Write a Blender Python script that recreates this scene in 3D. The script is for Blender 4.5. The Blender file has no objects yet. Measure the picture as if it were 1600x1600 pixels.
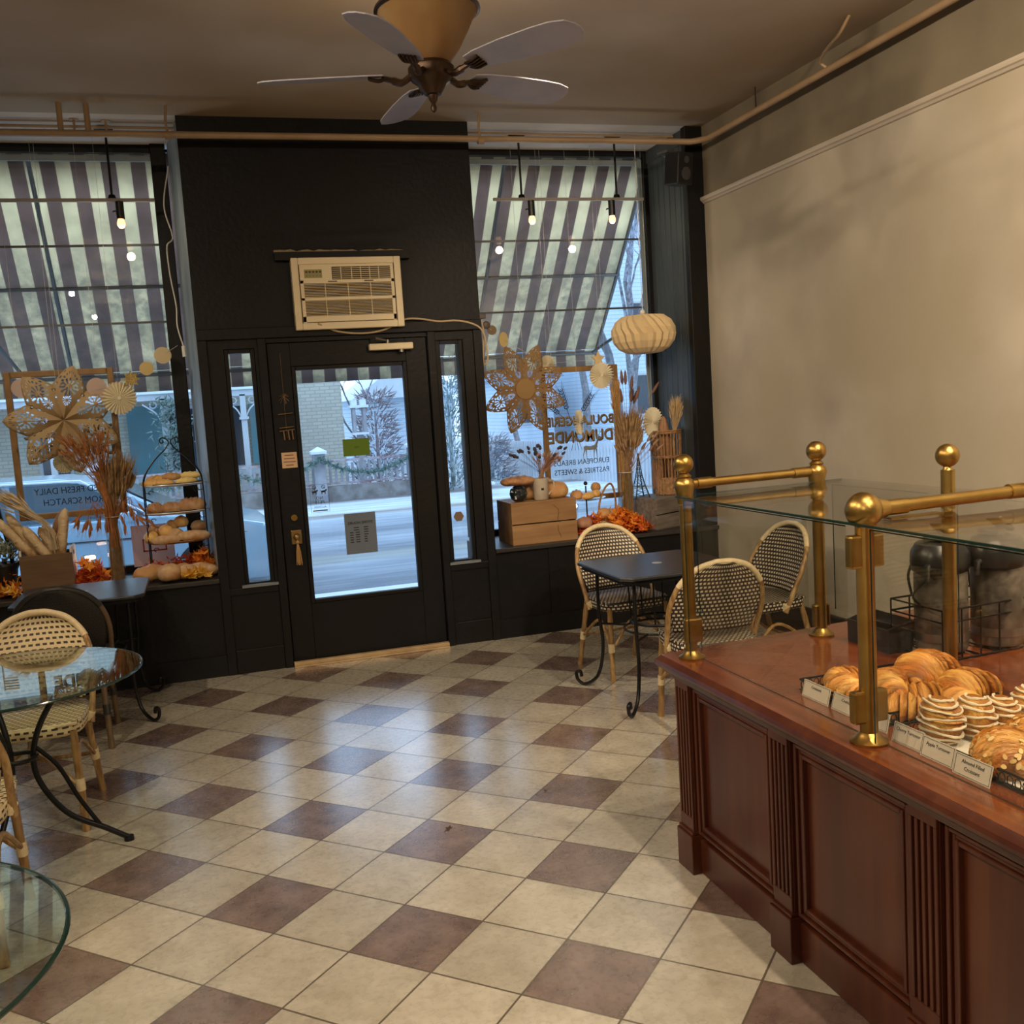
import bpy, math, random
from math import sin, cos, pi, radians as RAD
from mathutils import Vector, Matrix, noise
random.seed(7)
sc = bpy.context.scene
COL = sc.collection

# ---------------------------------------------------------------- camera
S = 0.305
CAM_H = 5.49810734 * S
f_px = 1563.7
yaw, pitch, roll = RAD(27.96192242 - 44.87804353), RAD(-6.189138), RAD(-3.65538144)
fw = Vector((-sin(yaw) * cos(pitch), cos(yaw) * cos(pitch), sin(pitch)))
rt = Vector((cos(yaw), sin(yaw), 0))
up = rt.cross(fw)
rt2 = rt * cos(roll) + up * sin(roll)
up2 = -rt * sin(roll) + up * cos(roll)
cd = bpy.data.cameras.new('camera'); cam = bpy.data.objects.new('camera', cd); COL.objects.link(cam)
cd.sensor_width = 36; cd.lens = 36 * f_px / 1600; cd.clip_start = .05; cd.clip_end = 300
cam.matrix_world = Matrix(((rt2.x, up2.x, -fw.x, 0), (rt2.y, up2.y, -fw.y, 0), (rt2.z, up2.z, -fw.z, CAM_H), (0, 0, 0, 1)))
sc.camera = cam
sc.view_settings.view_transform = 'Standard'; sc.view_settings.look = 'None'
sc.view_settings.gamma = 1; sc.view_settings.use_curve_mapping = False
sc.view_settings.exposure = 0.85
sc.cycles.sample_clamp_indirect = 2.0; sc.cycles.caustics_reflective = False; sc.cycles.caustics_refractive = False; sc.cycles.blur_glossy = 1.0

# ---------------------------------------------------------------- sky
w = bpy.data.worlds.new('overcast_sky'); sc.world = w; w.use_nodes = True
nt = w.node_tree; bg = nt.nodes['Background']
tc = nt.nodes.new('ShaderNodeTexCoord'); mp = nt.nodes.new('ShaderNodeMapping'); ns = nt.nodes.new('ShaderNodeTexNoise'); cr = nt.nodes.new('ShaderNodeValToRGB')
mp.inputs['Scale'].default_value = (1, 1, 2.5); ns.inputs['Scale'].default_value = 1.5
cr.color_ramp.elements[0].color = (.33, .54, .88, 1); cr.color_ramp.elements[1].color = (.58, .80, 1.08, 1)
nt.links.new(tc.outputs['Generated'], mp.inputs[0]); nt.links.new(mp.outputs[0], ns.inputs[0]); nt.links.new(ns.outputs[0], cr.inputs[0]); nt.links.new(cr.outputs[0], bg.inputs[0])
bg.inputs[1].default_value = 1.6

# ceiling spot lamps of the room, some heads added as fill: (x, y, z, tx, ty, tz, watts, cone, blend)
WARM = (1.0, .80, .56)
LAMPS = [
 (-1.40, 5.28, 3.42, -.7, 7.2, 1.4, 55, 70), (-1.40, 4.40, 3.42, -.3, 4.0, 0, 40, 130), (-1.40, 3.70, 3.42, 3.7, 3.5, 1.2, 60, 130),
 (-1.40, 2.60, 3.42, 3.7, 3.4, 1.2, 60, 130), (-1.40, 1.02, 3.42, 3.7, 3.6, 1.6, 80, 140), (-1.40, -1.9, 3.42, 2.5, 2.5, 1.5, 80, 140),
 (1.56, 1.25, 3.42, 1.45, 1.5, 0, 90, 140), (1.56, -.10, 3.42, 1.2, .4, 0, 60, 140), (1.56, -1.6, 3.42, 1, -1.2, 0, 50, 140),
 (1.56, 3.90, 3.42, 2.85, 7.1, 1.3, 75, 60), (2.3, 1.7, 3.42, 3.7, 3.0, 2.0, 150, 140), (2.3, .4, 3.42, 3.7, 1.8, 1.8, 130, 140)]  # added unseen heads: one brightens the right display, two the right wall
for i, (x, y, z, tx, ty, tz, wt, cone) in enumerate(LAMPS):
    ld = bpy.data.lights.new('spot_bulb', 'SPOT'); ld.energy = wt; ld.color = WARM; ld.shadow_soft_size = .035
    ld.spot_size = RAD(cone); ld.spot_blend = .8
    lo = bpy.data.objects.new('spot_bulb', ld); COL.objects.link(lo); lo.location = (x, y, z)
    lo.rotation_euler = (Vector((tx, ty, tz)) - Vector((x, y, z))).to_track_quat('-Z', 'Y').to_euler()

# ================================================================ materials
MATS = {}
def N(nt, t, **k):
    n = nt.nodes.new('ShaderNode' + t)
    for a, b in k.items():
        if a in ('operation', 'blend_type', 'data_type', 'wave_type', 'bands_direction', 'feature', 'offset', 'offset_frequency', 'squash', 'interpolation_type'): setattr(n, a, b)
        else: n.inputs[a].default_value = b
    return n
def mat(name, c, rough=.55, metal=0, c2=None, scale=8, detail=4, stretch=(1, 1, 1), bump=0, bscale=None, spec=.5, emit=None, es=0, coat=0, lo=.35, hi=.65, transl=0, c3=None, scale3=2):
    if name in MATS: return MATS[name]
    m = bpy.data.materials.new(name); m.use_nodes = True; MATS[name] = m
    nt = m.node_tree; b = nt.nodes['Principled BSDF']; L = nt.links.new
    b.inputs['Base Color'].default_value = (*c, 1); b.inputs['Roughness'].default_value = rough; b.inputs['Metallic'].default_value = metal
    b.inputs['Specular IOR Level'].default_value = spec; b.inputs['Coat Weight'].default_value = coat; b.inputs['Coat Roughness'].default_value = .12
    if emit: b.inputs['Emission Color'].default_value = (*emit, 1); b.inputs['Emission Strength'].default_value = es
    col = None
    if c2 or bump:
        tc = N(nt, 'TexCoord'); mp = N(nt, 'Mapping', Scale=stretch); L(tc.outputs['Object'], mp.inputs[0])
        n1 = N(nt, 'TexNoise', Scale=scale, Detail=detail); L(mp.outputs[0], n1.inputs[0])
        if c2:
            r = N(nt, 'ValToRGB'); r.color_ramp.elements[0].position = lo; r.color_ramp.elements[1].position = hi
            r.color_ramp.elements[0].color = (*c, 1); r.color_ramp.elements[1].color = (*c2, 1)
            L(n1.outputs[0], r.inputs[0]); col = r.outputs[0]
            if c3:
                n3 = N(nt, 'TexNoise', Scale=scale3, Detail=3); L(mp.outputs[0], n3.inputs[0])
                r3 = N(nt, 'ValToRGB'); r3.color_ramp.elements[0].position = .4; r3.color_ramp.elements[1].position = .62; L(n3.outputs[0], r3.inputs[0])
                mx = N(nt, 'MixRGB'); mx.inputs[2].default_value = (*c3, 1); L(r3.outputs[0], mx.inputs[0]); L(col, mx.inputs[1]); col = mx.outputs[0]
            L(col, b.inputs['Base Color'])
        if bump:
            n2 = N(nt, 'TexNoise', Scale=bscale or scale, Detail=5); L(mp.outputs[0], n2.inputs[0])
            bp = N(nt, 'Bump', Strength=bump, Distance=.02); L(n2.outputs[0], bp.inputs['Height']); L(bp.outputs[0], b.inputs['Normal'])
    if transl:
        t = N(nt, 'BsdfTranslucent'); t.inputs[0].default_value = (*c, 1)
        if col: L(col, t.inputs[0])
        mx = N(nt, 'MixShader'); mx.inputs[0].default_value = transl
        L(b.outputs[0], mx.inputs[1]); L(t.outputs[0], mx.inputs[2]); L(mx.outputs[0], nt.nodes['Material Output'].inputs[0])
    return m
def glassmat(name, tint=(.93, .97, .97), ior=1.5, dirt=0, rough=0.0, k=1.0):
    m = bpy.data.materials.new(name); m.use_nodes = True; nt = m.node_tree; nt.nodes.clear(); L = nt.links.new
    o = nt.nodes.new('ShaderNodeOutputMaterial'); tr = N(nt, 'BsdfTransparent'); tr.inputs[0].default_value = (*tint, 1)
    gl = N(nt, 'BsdfGlossy', Roughness=rough); mx = N(nt, 'MixShader'); ge = N(nt, 'NewGeometry')
    dt = N(nt, 'VectorMath', operation='DOT_PRODUCT'); L(ge.outputs['Normal'], dt.inputs[0]); L(ge.outputs['Incoming'], dt.inputs[1])
    ab = N(nt, 'Math', operation='ABSOLUTE'); L(dt.outputs['Value'], ab.inputs[0]); om = N(nt, 'Math', operation='SUBTRACT'); om.inputs[0].default_value = 1; L(ab.outputs[0], om.inputs[1]); om.use_clamp = True
    pw = N(nt, 'Math', operation='POWER'); L(om.outputs[0], pw.inputs[0]); pw.inputs[1].default_value = 5
    mu = N(nt, 'Math', operation='MULTIPLY_ADD'); L(pw.outputs[0], mu.inputs[0]); mu.inputs[1].default_value = .9 * k; mu.inputs[2].default_value = .045 * k; mu.use_clamp = True
    L(mu.outputs[0], mx.inputs[0]); L(tr.outputs[0], mx.inputs[1]); L(gl.outputs[0], mx.inputs[2])
    out = mx.outputs[0]
    if dirt:
        tc = N(nt, 'TexCoord'); n = N(nt, 'TexNoise', Scale=3, Detail=8); mp = N(nt, 'Mapping', Scale=(3, 3, 1)); L(tc.outputs['Object'], mp.inputs[0]); L(mp.outputs[0], n.inputs[0])
        r = N(nt, 'ValToRGB'); r.color_ramp.elements[0].position = .45; r.color_ramp.elements[1].position = .85; r.color_ramp.elements[1].color = (dirt, dirt, dirt, 1); L(n.outputs[0], r.inputs[0])
        d = N(nt, 'BsdfDiffuse'); d.inputs[0].default_value = (.6, .63, .65, 1); m2 = N(nt, 'MixShader'); L(r.outputs[0], m2.inputs[0]); L(out, m2.inputs[1]); L(d.outputs[0], m2.inputs[2]); out = m2.outputs[0]
    L(out, o.inputs[0]); MATS[name] = m
    return m
def weave(name, ca, cb, bw=.019, bh=.016, ms=.0045, rough=.5):
    m = mat(name, ca, rough); nt = m.node_tree; b = nt.nodes['Principled BSDF']; L = nt.links.new
    uv = N(nt, 'UVMap'); br = N(nt, 'TexBrick', offset=.5); br.inputs['Scale'].default_value = 1; br.inputs['Color1'].default_value = (*ca, 1); br.inputs['Color2'].default_value = (ca[0]*.85, ca[1]*.83, ca[2]*.8, 1)
    br.inputs['Mortar'].default_value = (*cb, 1); br.inputs['Brick Width'].default_value = bw; br.inputs['Row Height'].default_value = bh; br.inputs['Mortar Size'].default_value = ms; br.inputs['Mortar Smooth'].default_value = .1
    L(uv.outputs[0], br.inputs[0]); L(br.outputs[0], b.inputs['Base Color'])
    bp = N(nt, 'Bump', Strength=.6, Distance=.002); bp.invert = True; L(br.outputs['Fac'], bp.inputs['Height']); L(bp.outputs[0], b.inputs['Normal'])
    return m

BLACK = mat('black_paint', (.0035, .0037, .0050), .45, c2=(.0065, .0065, .0078), scale=5, bump=.12, bscale=30, c3=(.0062, .005, .0045), scale3=1.2, spec=.22)
PLASTER = mat('wall_plaster', (.39, .345, .28), .8, c2=(.53, .48, .40), scale=2.0, detail=8, bump=.08, bscale=9, c3=(.41, .36, .27), scale3=.8)
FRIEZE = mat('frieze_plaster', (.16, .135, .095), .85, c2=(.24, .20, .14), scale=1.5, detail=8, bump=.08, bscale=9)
CEIL = mat('ceiling_plaster', (.40, .34, .27), .8, c2=(.52, .47, .42), scale=.9, detail=8, bump=.06, bscale=6, c3=(.36, .28, .19), scale3=.5)
BAYCEIL = mat('bay_ceiling_board', (.56, .50, .42), .7, c2=(.64, .58, .50), scale=3)
PICRAIL = mat('rail_paint', (.52, .46, .38), .5)
DARKWOOD = mat('dark_baseboard', (.030, .022, .016), .45)
BEAD = mat('beadboard_paint', (.040, .048, .052), .5, c2=(.055, .065, .068), scale=4)
REVEALLIT = mat('reveal_daylit', (.30, .35, .37), .5, c2=(.16, .19, .20), scale=5, stretch=(1, 1, .3))  # pale blue stands for window daylight falling on this side
BRASS = mat('brass', (.40, .27, .085), .34, 1, c2=(.33, .20, .055), scale=14, bump=.03, bscale=60)
IRON = mat('black_iron', (.012, .012, .013), .38, .6)
GRAYMETAL = mat('gray_painted_metal', (.05, .055, .06), .4)
MAHOG = mat('mahogany', (.058, .013, .0055), .34, c2=(.088, .024, .009), scale=5, stretch=(6, 6, .5), detail=6, coat=.12, c3=(.048, .010, .0045), scale3=1.2, spec=.4)
MAHOGT = mat('mahogany_top', (.135, .030, .010), .17, c2=(.19, .050, .016), scale=4, stretch=(5, .6, 5), detail=6, coat=.5)
BAMBOO = mat('bamboo', (.33, .20, .075), .4, c2=(.47, .31, .13), scale=10, stretch=(3, 3, .6), c3=(.22, .12, .04), scale3=14)
RATTAN = mat('rattan_wrap', (.72, .60, .38), .5, c2=(.62, .50, .30), scale=60)
WDARK = weave('dark_weave', (.70, .62, .47), (.020, .013, .010), .024, .0205, .0053)
WLIGHT = weave('cream_weave', (.035, .022, .012), (.68, .56, .34), .034, .0225, .0068)
WBLACK = weave('black_weave', (.020, .017, .015), (.008, .008, .008), .020, .0165, .004)
PIPE = mat('painted_pipe', (.30, .20, .11), .45, c2=(.36, .25, .15), scale=6)
PIPEW = mat('pale_pipe', (.50, .45, .38), .45)
WHITE = mat('white_enamel', (.80, .80, .76), .35)
IVORY = mat('ivory_plastic', (.80, .68, .46), .4)
IVDARK = mat('vent_dark', (.05, .03, .018), .7)
PAPER = mat('white_paper', (.90, .83, .65), .8, transl=.2)
PAPERY = mat('cream_paper', (.78, .62, .30), .75, transl=.35)
GOLDG = mat('gold_glitter', (.75, .48, .12), .35, .6, c2=(.95, .75, .35), scale=140, lo=.45, hi=.55, bump=1, bscale=150)
CRATEW = mat('pine_box', (.28, .155, .065), .6, c2=(.37, .215, .095), scale=5, stretch=(.6, 6, 6), c3=(.23, .12, .045), scale3=2)
CRATEG = mat('grey_crate_wood', (.11, .09, .075), .7, c2=(.20, .165, .135), scale=6, stretch=(.6, 6, 6))
CRATED = mat('dark_brown_box', (.11, .062, .030), .65, c2=(.15, .088, .042), scale=6, stretch=(.6, 6, 6))
GILT = mat('gilt_wood', (.27, .15, .045), .45, c2=(.18, .09, .028), scale=9)
WICKER = mat('wicker', (.38, .21, .09), .6, c2=(.24, .12, .05), scale=40, bump=.6, bscale=60)
CERAM = mat('stoneware', (.50, .44, .36), .5, c2=(.38, .32, .25), scale=9)
BREAD = mat('bread_crust', (.42, .20, .07), .6, c2=(.62, .38, .17), scale=9, bump=.25, bscale=30, lo=.3, hi=.7)
BREADF = mat('floured_crust', (.48, .29, .14), .8, c2=(.74, .62, .46), scale=11, bump=.3, bscale=30, c3=(.40, .20, .08), scale3=7)
BREADG = mat('golden_roll', (.62, .33, .09), .45, c2=(.78, .52, .20), scale=9, bump=.15, bscale=30)
BAG = mat('baguette_crust', (.30, .16, .065), .6, c2=(.50, .32, .15), scale=14, bump=.5, bscale=40, c3=(.64, .50, .31), scale3=7)
CROI = mat('croissant_crust', (.50, .20, .035), .33, c2=(.82, .46, .11), scale=14, stretch=(3.5, .6, 1), detail=8, bump=.8, bscale=45, c3=(.34, .11, .02), scale3=9, lo=.42, hi=.58)
ALM = mat('almond_flakes', (.74, .47, .16), .45, c2=(.86, .64, .30), scale=20)
ICING = mat('white_icing', (.80, .70, .52), .3)
LEAFR = mat('red_leaf', (.55, .07, .02), .55, c2=(.75, .15, .03), scale=20, transl=.3)
LEAFO = mat('orange_leaf', (.85, .25, .03), .5, c2=(.95, .42, .05), scale=20, transl=.35)
LEAFY = mat('yellow_leaf', (.80, .45, .06), .5, c2=(.90, .60, .12), scale=20, transl=.35)
WHEAT = mat('dry_wheat', (.30, .175, .08), .7, c2=(.46, .30, .15), scale=30, transl=.2)
REDDRY = mat('dry_rust_stems', (.38, .13, .035), .7, c2=(.52, .22, .07), scale=30, transl=.2)
PURP = mat('dry_mauve_stems', (.22, .10, .07), .7, c2=(.12, .07, .06), scale=30)
DKGREEN = mat('dark_green', (.035, .07, .035), .6, c2=(.08, .13, .05), scale=30)
SNOW = mat('snow', (.72, .78, .84), .8, c2=(.80, .84, .88), scale=5)
BARK = mat('grey_bark', (.17, .16, .17), .9, c2=(.28, .28, .30), scale=14, bump=.5, bscale=30)
TWIG = mat('snowy_twigs', (.17, .14, .15), .9, c2=(.42, .45, .52), scale=8)
FENCEP = mat('fence_grey_paint', (.33, .31, .32), .7, c2=(.42, .41, .42), scale=5)
FENCER = mat('fence_red_rail', (.30, .17, .17), .7, c2=(.50, .45, .46), scale=9)
FENCEW = mat('white_fence_paint', (.62, .64, .68), .7)
TRIMW = mat('white_trim_paint', (.52, .54, .56), .6)
SHUT = mat('teal_shutter_paint', (.10, .24, .27), .6)
DARKGL = mat('dark_window_glass', (.04, .05, .06), .12)
CARP = mat('car_paint_blue', (.36, .56, .72), .25, .0, coat=1.0)
CARG = mat('car_glass', (.10, .14, .17), .05, coat=1)
TIRE = mat('tyre_rubber', (.02, .02, .022), .8)
CHROME = mat('chrome', (.65, .66, .68), .12, 1)
CARDW = mat('paper_card', (.66, .60, .50), .7)
INK = mat('black_ink', (.012, .012, .014), .6)
DOORSIGN = mat('grey_sheet', (.12, .15, .20), .7)
GREENS = mat('green_card', (.14, .25, .015), .6, transl=.25)
PLASTB = mat('black_plastic', (.014, .014, .015), .3)
POTGRAPH = mat('airpot_wrap', (.06, .052, .048), .35, .3, c2=(.20, .17, .14), scale=22, detail=6)
STEEL = mat('brushed_steel', (.32, .31, .29), .3, .9)
WINGLASS = glassmat('window_glass', (.96, .985, .985), 1.5, dirt=.07)
CLEARG = glassmat('clear_glass', (.95, .955, .94), 1.5)
TABLEG = glassmat('table_glass', (.86, .93, .91), 1.55, k=1.6)
GEDGE = mat('glass_edge_green', (.008, .028, .024), .15)
BULBG = mat('bulb_glow', (1, .8, .5), .3, emit=(1, .50, .22), es=1.3)
FLAME = mat('tealight_glow', (1, .8, .5), .3, emit=(1, .62, .35), es=6)
LANT = mat('lantern_paper', (.90, .74, .46), .8, transl=.4)
BOWLG = mat('fan_bowl_glass', (.27, .17, .07), .35, c2=(.21, .12, .05), scale=5, transl=.12)
FANBR = mat('fan_bronze', (.045, .025, .015), .35, .7)
BLADE = mat('fan_blade', (.30, .30, .38), .36, c2=(.36, .35, .42), scale=6, stretch=(1, 1, 1))  # bluish tint holds the window light the blades reflect

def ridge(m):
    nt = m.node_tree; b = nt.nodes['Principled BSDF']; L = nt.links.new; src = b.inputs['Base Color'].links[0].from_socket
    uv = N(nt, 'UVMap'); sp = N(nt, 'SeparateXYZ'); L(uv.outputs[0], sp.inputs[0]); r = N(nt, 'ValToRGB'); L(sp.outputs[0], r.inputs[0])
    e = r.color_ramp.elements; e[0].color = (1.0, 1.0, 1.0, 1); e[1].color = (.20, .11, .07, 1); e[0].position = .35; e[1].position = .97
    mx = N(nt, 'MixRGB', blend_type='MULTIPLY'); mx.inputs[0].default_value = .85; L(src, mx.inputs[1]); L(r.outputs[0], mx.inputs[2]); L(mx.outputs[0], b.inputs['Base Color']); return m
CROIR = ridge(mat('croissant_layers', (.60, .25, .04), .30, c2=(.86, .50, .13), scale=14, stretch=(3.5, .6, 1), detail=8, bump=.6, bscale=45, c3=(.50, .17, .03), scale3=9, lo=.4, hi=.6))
def floor_mat():
    m = bpy.data.materials.new('diagonal_floor_tiles'); m.use_nodes = True; nt = m.node_tree; b = nt.nodes['Principled BSDF']; L = nt.links.new
    th = RAD(44.87804353)
    geo = N(nt, 'NewGeometry'); sep = N(nt, 'SeparateXYZ'); L(geo.outputs['Position'], sep.inputs[0])
    def M(op, a, b_=None, c=None):
        n = N(nt, 'Math', operation=op)
        for i, v in enumerate((a, b_, c)):
            if v is None: continue
            if isinstance(v, (int, float)): n.inputs[i].default_value = v
            else: L(v, n.inputs[i])
        return n.outputs[0]
    X, Y = sep.outputs[0], sep.outputs[1]
    ug = M('ADD', M('ADD', M('MULTIPLY', X, cos(th) / S), M('MULTIPLY', Y, -sin(th) / S)), 6.31483999)
    vg = M('MULTIPLY', M('ADD', M('ADD', M('MULTIPLY', X, sin(th) / S), M('MULTIPLY', Y, cos(th) / S)), -8.74053802), 1 / 1.0362888638)
    fu, fv = M('FLOOR', ug), M('FLOOR', vg)
    odd = M('FLOORED_MODULO', fv, 2.0)
    par = M('FLOORED_MODULO', M('ADD', fu, M('MULTIPLY', M('ADD', fv, 1.0), .5)), 2.0)
    brown = M('MULTIPLY', M('GREATER_THAN', odd, .5), M('LESS_THAN', par, .5))
    ru, rv = M('SUBTRACT', ug, fu), M('SUBTRACT', vg, fv)
    e = M('MINIMUM', M('MINIMUM', ru, M('SUBTRACT', 1.0, ru)), M('MINIMUM', rv, M('SUBTRACT', 1.0, rv)))
    grout = M('LESS_THAN', e, .011)
    comb = N(nt, 'CombineXYZ'); L(fu, comb.inputs[0]); L(fv, comb.inputs[1])
    wn = N(nt, 'TexWhiteNoise'); L(comb.outputs[0], wn.inputs[0])
    va = N(nt, 'VectorMath', operation='MULTIPLY_ADD'); L(comb.outputs[0], va.inputs[0]); va.inputs[1].default_value = (7.3, 3.1, 5.7); L(geo.outputs['Position'], va.inputs[2])
    n1 = N(nt, 'TexNoise', Scale=7, Detail=10, Roughness=.72); L(va.outputs[0], n1.inputs[0])
    n2 = N(nt, 'TexNoise', Scale=38, Detail=5); L(va.outputs[0], n2.inputs[0])
    def ramp(f, a, b_, lo=.35, hi=.65):
        r = N(nt, 'ValToRGB'); r.color_ramp.elements[0].color = (*a, 1); r.color_ramp.elements[1].color = (*b_, 1); r.color_ramp.elements[0].position = lo; r.color_ramp.elements[1].position = hi; L(f, r.inputs[0]); return r.outputs[0]
    cream = ramp(n1.outputs[0], (.47, .43, .345), (.64, .60, .51))
    brn = ramp(n1.outputs[0], (.14, .092, .078), (.29, .205, .175))
    def mix(f, a, b_, t='MIX'):
        n = N(nt, 'MixRGB', blend_type=t)
        for i, v in enumerate((f, a, b_)):
            if isinstance(v, float): n.inputs[i].default_value = v
            elif isinstance(v, tuple): n.inputs[i].default_value = (*v, 1)
            else: L(v, n.inputs[i])
        return n.outputs[0]
    c = mix(brown, cream, brn)
    c = mix(.3, c, ramp(n2.outputs[0], (.55, .52, .50), (1.05, 1.05, 1.05), .25, .70), 'MULTIPLY')
    vv = M('ADD', M('MULTIPLY', wn.outputs[0], .22), .86)
    cb = N(nt, 'CombineXYZ'); [L(vv, cb.inputs[i]) for i in range(3)]
    c = mix(1.0, c, cb.outputs[0], 'MULTIPLY')
    c = mix(grout, c, (.095, .07, .045))
    L(c, b.inputs['Base Color'])
    rr = M('ADD', M('MULTIPLY', n2.outputs[0], .03), .26); rr = M('ADD', rr, M('MULTIPLY', grout, .4)); L(rr, b.inputs['Roughness'])
    h = M('SUBTRACT', M('MULTIPLY', n2.outputs[0], .08), M('MULTIPLY', grout, 1.0))
    bp = N(nt, 'Bump', Strength=.35, Distance=.004); L(h, bp.inputs['Height']); L(bp.outputs[0], b.inputs['Normal'])
    b.inputs['IOR'].default_value = 1.7; b.inputs['Coat Weight'].default_value = 1.0; b.inputs['Coat IOR'].default_value = 2.0; b.inputs['Coat Roughness'].default_value = .23
    return m

def band_mat(name, stops, axis=1, rough=.8, wob=.5, mottle=.3):
    """street surface: colour bands across world y (snow, slush, asphalt)"""
    m = bpy.data.materials.new(name); m.use_nodes = True; nt = m.node_tree; b = nt.nodes['Principled BSDF']; L = nt.links.new
    g = N(nt, 'NewGeometry'); sp = N(nt, 'SeparateXYZ'); L(g.outputs['Position'], sp.inputs[0])
    mp = N(nt, 'Mapping', Scale=(.35, 1.5, 1)); L(g.outputs['Position'], mp.inputs[0]); n = N(nt, 'TexNoise', Scale=1.3, Detail=6); L(mp.outputs[0], n.inputs[0])
    a = N(nt, 'Math', operation='MULTIPLY_ADD'); L(n.outputs[0], a.inputs[0]); a.inputs[1].default_value = wob * 2; L(sp.outputs[axis], a.inputs[2])
    mr = N(nt, 'MapRange'); L(a.outputs[0], mr.inputs[0]); mr.inputs[1].default_value = 8; mr.inputs[2].default_value = 28
    r = N(nt, 'ValToRGB'); L(mr.outputs[0], r.inputs[0]); el = r.color_ramp.elements
    while len(el) < len(stops): el.new(.5)
    for e_, (p, c) in zip(el, stops): e_.position = (p + wob - 8) / 20; e_.color = (*c, 1)
    n2 = N(nt, 'TexNoise', Scale=2.5, Detail=9); mp2 = N(nt, 'Mapping', Scale=(.4, 3, 1)); L(g.outputs['Position'], mp2.inputs[0]); L(mp2.outputs[0], n2.inputs[0])
    r2 = N(nt, 'ValToRGB'); L(n2.outputs[0], r2.inputs[0]); r2.color_ramp.elements[0].position = .35; r2.color_ramp.elements[1].position = .65; r2.color_ramp.elements[0].color = (1 - mottle,) * 3 + (1,)
    mx = N(nt, 'MixRGB', blend_type='MULTIPLY'); mx.inputs[0].default_value = 1; L(r.outputs[0], mx.inputs[1]); L(r2.outputs[0], mx.inputs[2]); L(mx.outputs[0], b.inputs['Base Color'])
    b.inputs['Roughness'].default_value = rough
    return m

def stripe_mat():
    m = bpy.data.materials.new('striped_canvas'); m.use_nodes = True; nt = m.node_tree; b = nt.nodes['Principled BSDF']; L = nt.links.new
    g = N(nt, 'NewGeometry'); sp = N(nt, 'SeparateXYZ'); L(g.outputs['Position'], sp.inputs[0])
    a = N(nt, 'Math', operation='MULTIPLY'); L(sp.outputs[0], a.inputs[0]); a.inputs[1].default_value = 1 / .197
    fr = N(nt, 'Math', operation='FRACT'); L(a.outputs[0], fr.inputs[0]); gt = N(nt, 'Math', operation='GREATER_THAN'); L(fr.outputs[0], gt.inputs[0]); gt.inputs[1].default_value = .5
    n = N(nt, 'TexNoise', Scale=4, Detail=8); L(g.outputs['Position'], n.inputs[0])
    r = N(nt, 'ValToRGB'); L(n.outputs[0], r.inputs[0]); r.color_ramp.elements[0].position = .35; r.color_ramp.elements[1].position = .6; r.color_ramp.elements[0].color = (.80, .80, .80, 1)
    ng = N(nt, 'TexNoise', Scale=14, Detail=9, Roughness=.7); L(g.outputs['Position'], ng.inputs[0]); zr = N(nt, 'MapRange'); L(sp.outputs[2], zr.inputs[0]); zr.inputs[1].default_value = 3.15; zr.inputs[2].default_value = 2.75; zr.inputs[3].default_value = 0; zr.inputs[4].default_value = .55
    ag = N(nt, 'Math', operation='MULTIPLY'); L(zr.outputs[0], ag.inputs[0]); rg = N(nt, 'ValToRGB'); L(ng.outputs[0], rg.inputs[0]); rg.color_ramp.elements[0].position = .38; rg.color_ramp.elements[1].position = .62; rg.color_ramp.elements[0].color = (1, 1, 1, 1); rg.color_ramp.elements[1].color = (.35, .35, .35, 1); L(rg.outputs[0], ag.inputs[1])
    mx = N(nt, 'MixRGB'); L(gt.outputs[0], mx.inputs[0]); mx.inputs[1].default_value = (1.0, .86, .62, 1); mx.inputs[2].default_value = (.42, .31, .27, 1)
    m2 = N(nt, 'MixRGB', blend_type='MULTIPLY'); m2.inputs[0].default_value = 1; L(mx.outputs[0], m2.inputs[1]); L(r.outputs[0], m2.inputs[2]); m3 = N(nt, 'MixRGB'); L(ag.outputs[0], m3.inputs[0]); L(m2.outputs[0], m3.inputs[1]); m3.inputs[2].default_value = (.20, .20, .20, 1); m2 = m3  # lower cloth greyed in noisy patches, standing in for haze reflected in the glass
    L(m2.outputs[0], b.inputs['Base Color']); b.inputs['Roughness'].default_value = .9
    t = N(nt, 'BsdfTranslucent'); L(m2.outputs[0], t.inputs[0]); ms = N(nt, 'MixShader'); ms.inputs[0].default_value = .80
    L(b.outputs[0], ms.inputs[1]); L(t.outputs[0], ms.inputs[2]); L(ms.outputs[0], nt.nodes['Material Output'].inputs[0])
    return m
def brick_mat(name, c1, c2, mo, bw=.22, bh=.075, ms=.01, swap='xz', rough=.85):
    m = bpy.data.materials.new(name); m.use_nodes = True; nt = m.node_tree; b = nt.nodes['Principled BSDF']; L = nt.links.new
    g = N(nt, 'NewGeometry'); sp = N(nt, 'SeparateXYZ'); L(g.outputs['Position'], sp.inputs[0]); cb = N(nt, 'CombineXYZ')
    L(sp.outputs[0 if swap[0] == 'x' else 1], cb.inputs[0]); L(sp.outputs[2], cb.inputs[1])
    br = N(nt, 'TexBrick', offset=.5); L(cb.outputs[0], br.inputs[0]); br.inputs['Scale'].default_value = 1; br.inputs['Color1'].default_value = (*c1, 1); br.inputs['Color2'].default_value = (*c2, 1); br.inputs['Mortar'].default_value = (*mo, 1)
    br.inputs['Brick Width'].default_value = bw; br.inputs['Row Height'].default_value = bh; br.inputs['Mortar Size'].default_value = ms
    L(br.outputs[0], b.inputs['Base Color']); b.inputs['Roughness'].default_value = rough
    return m
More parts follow.
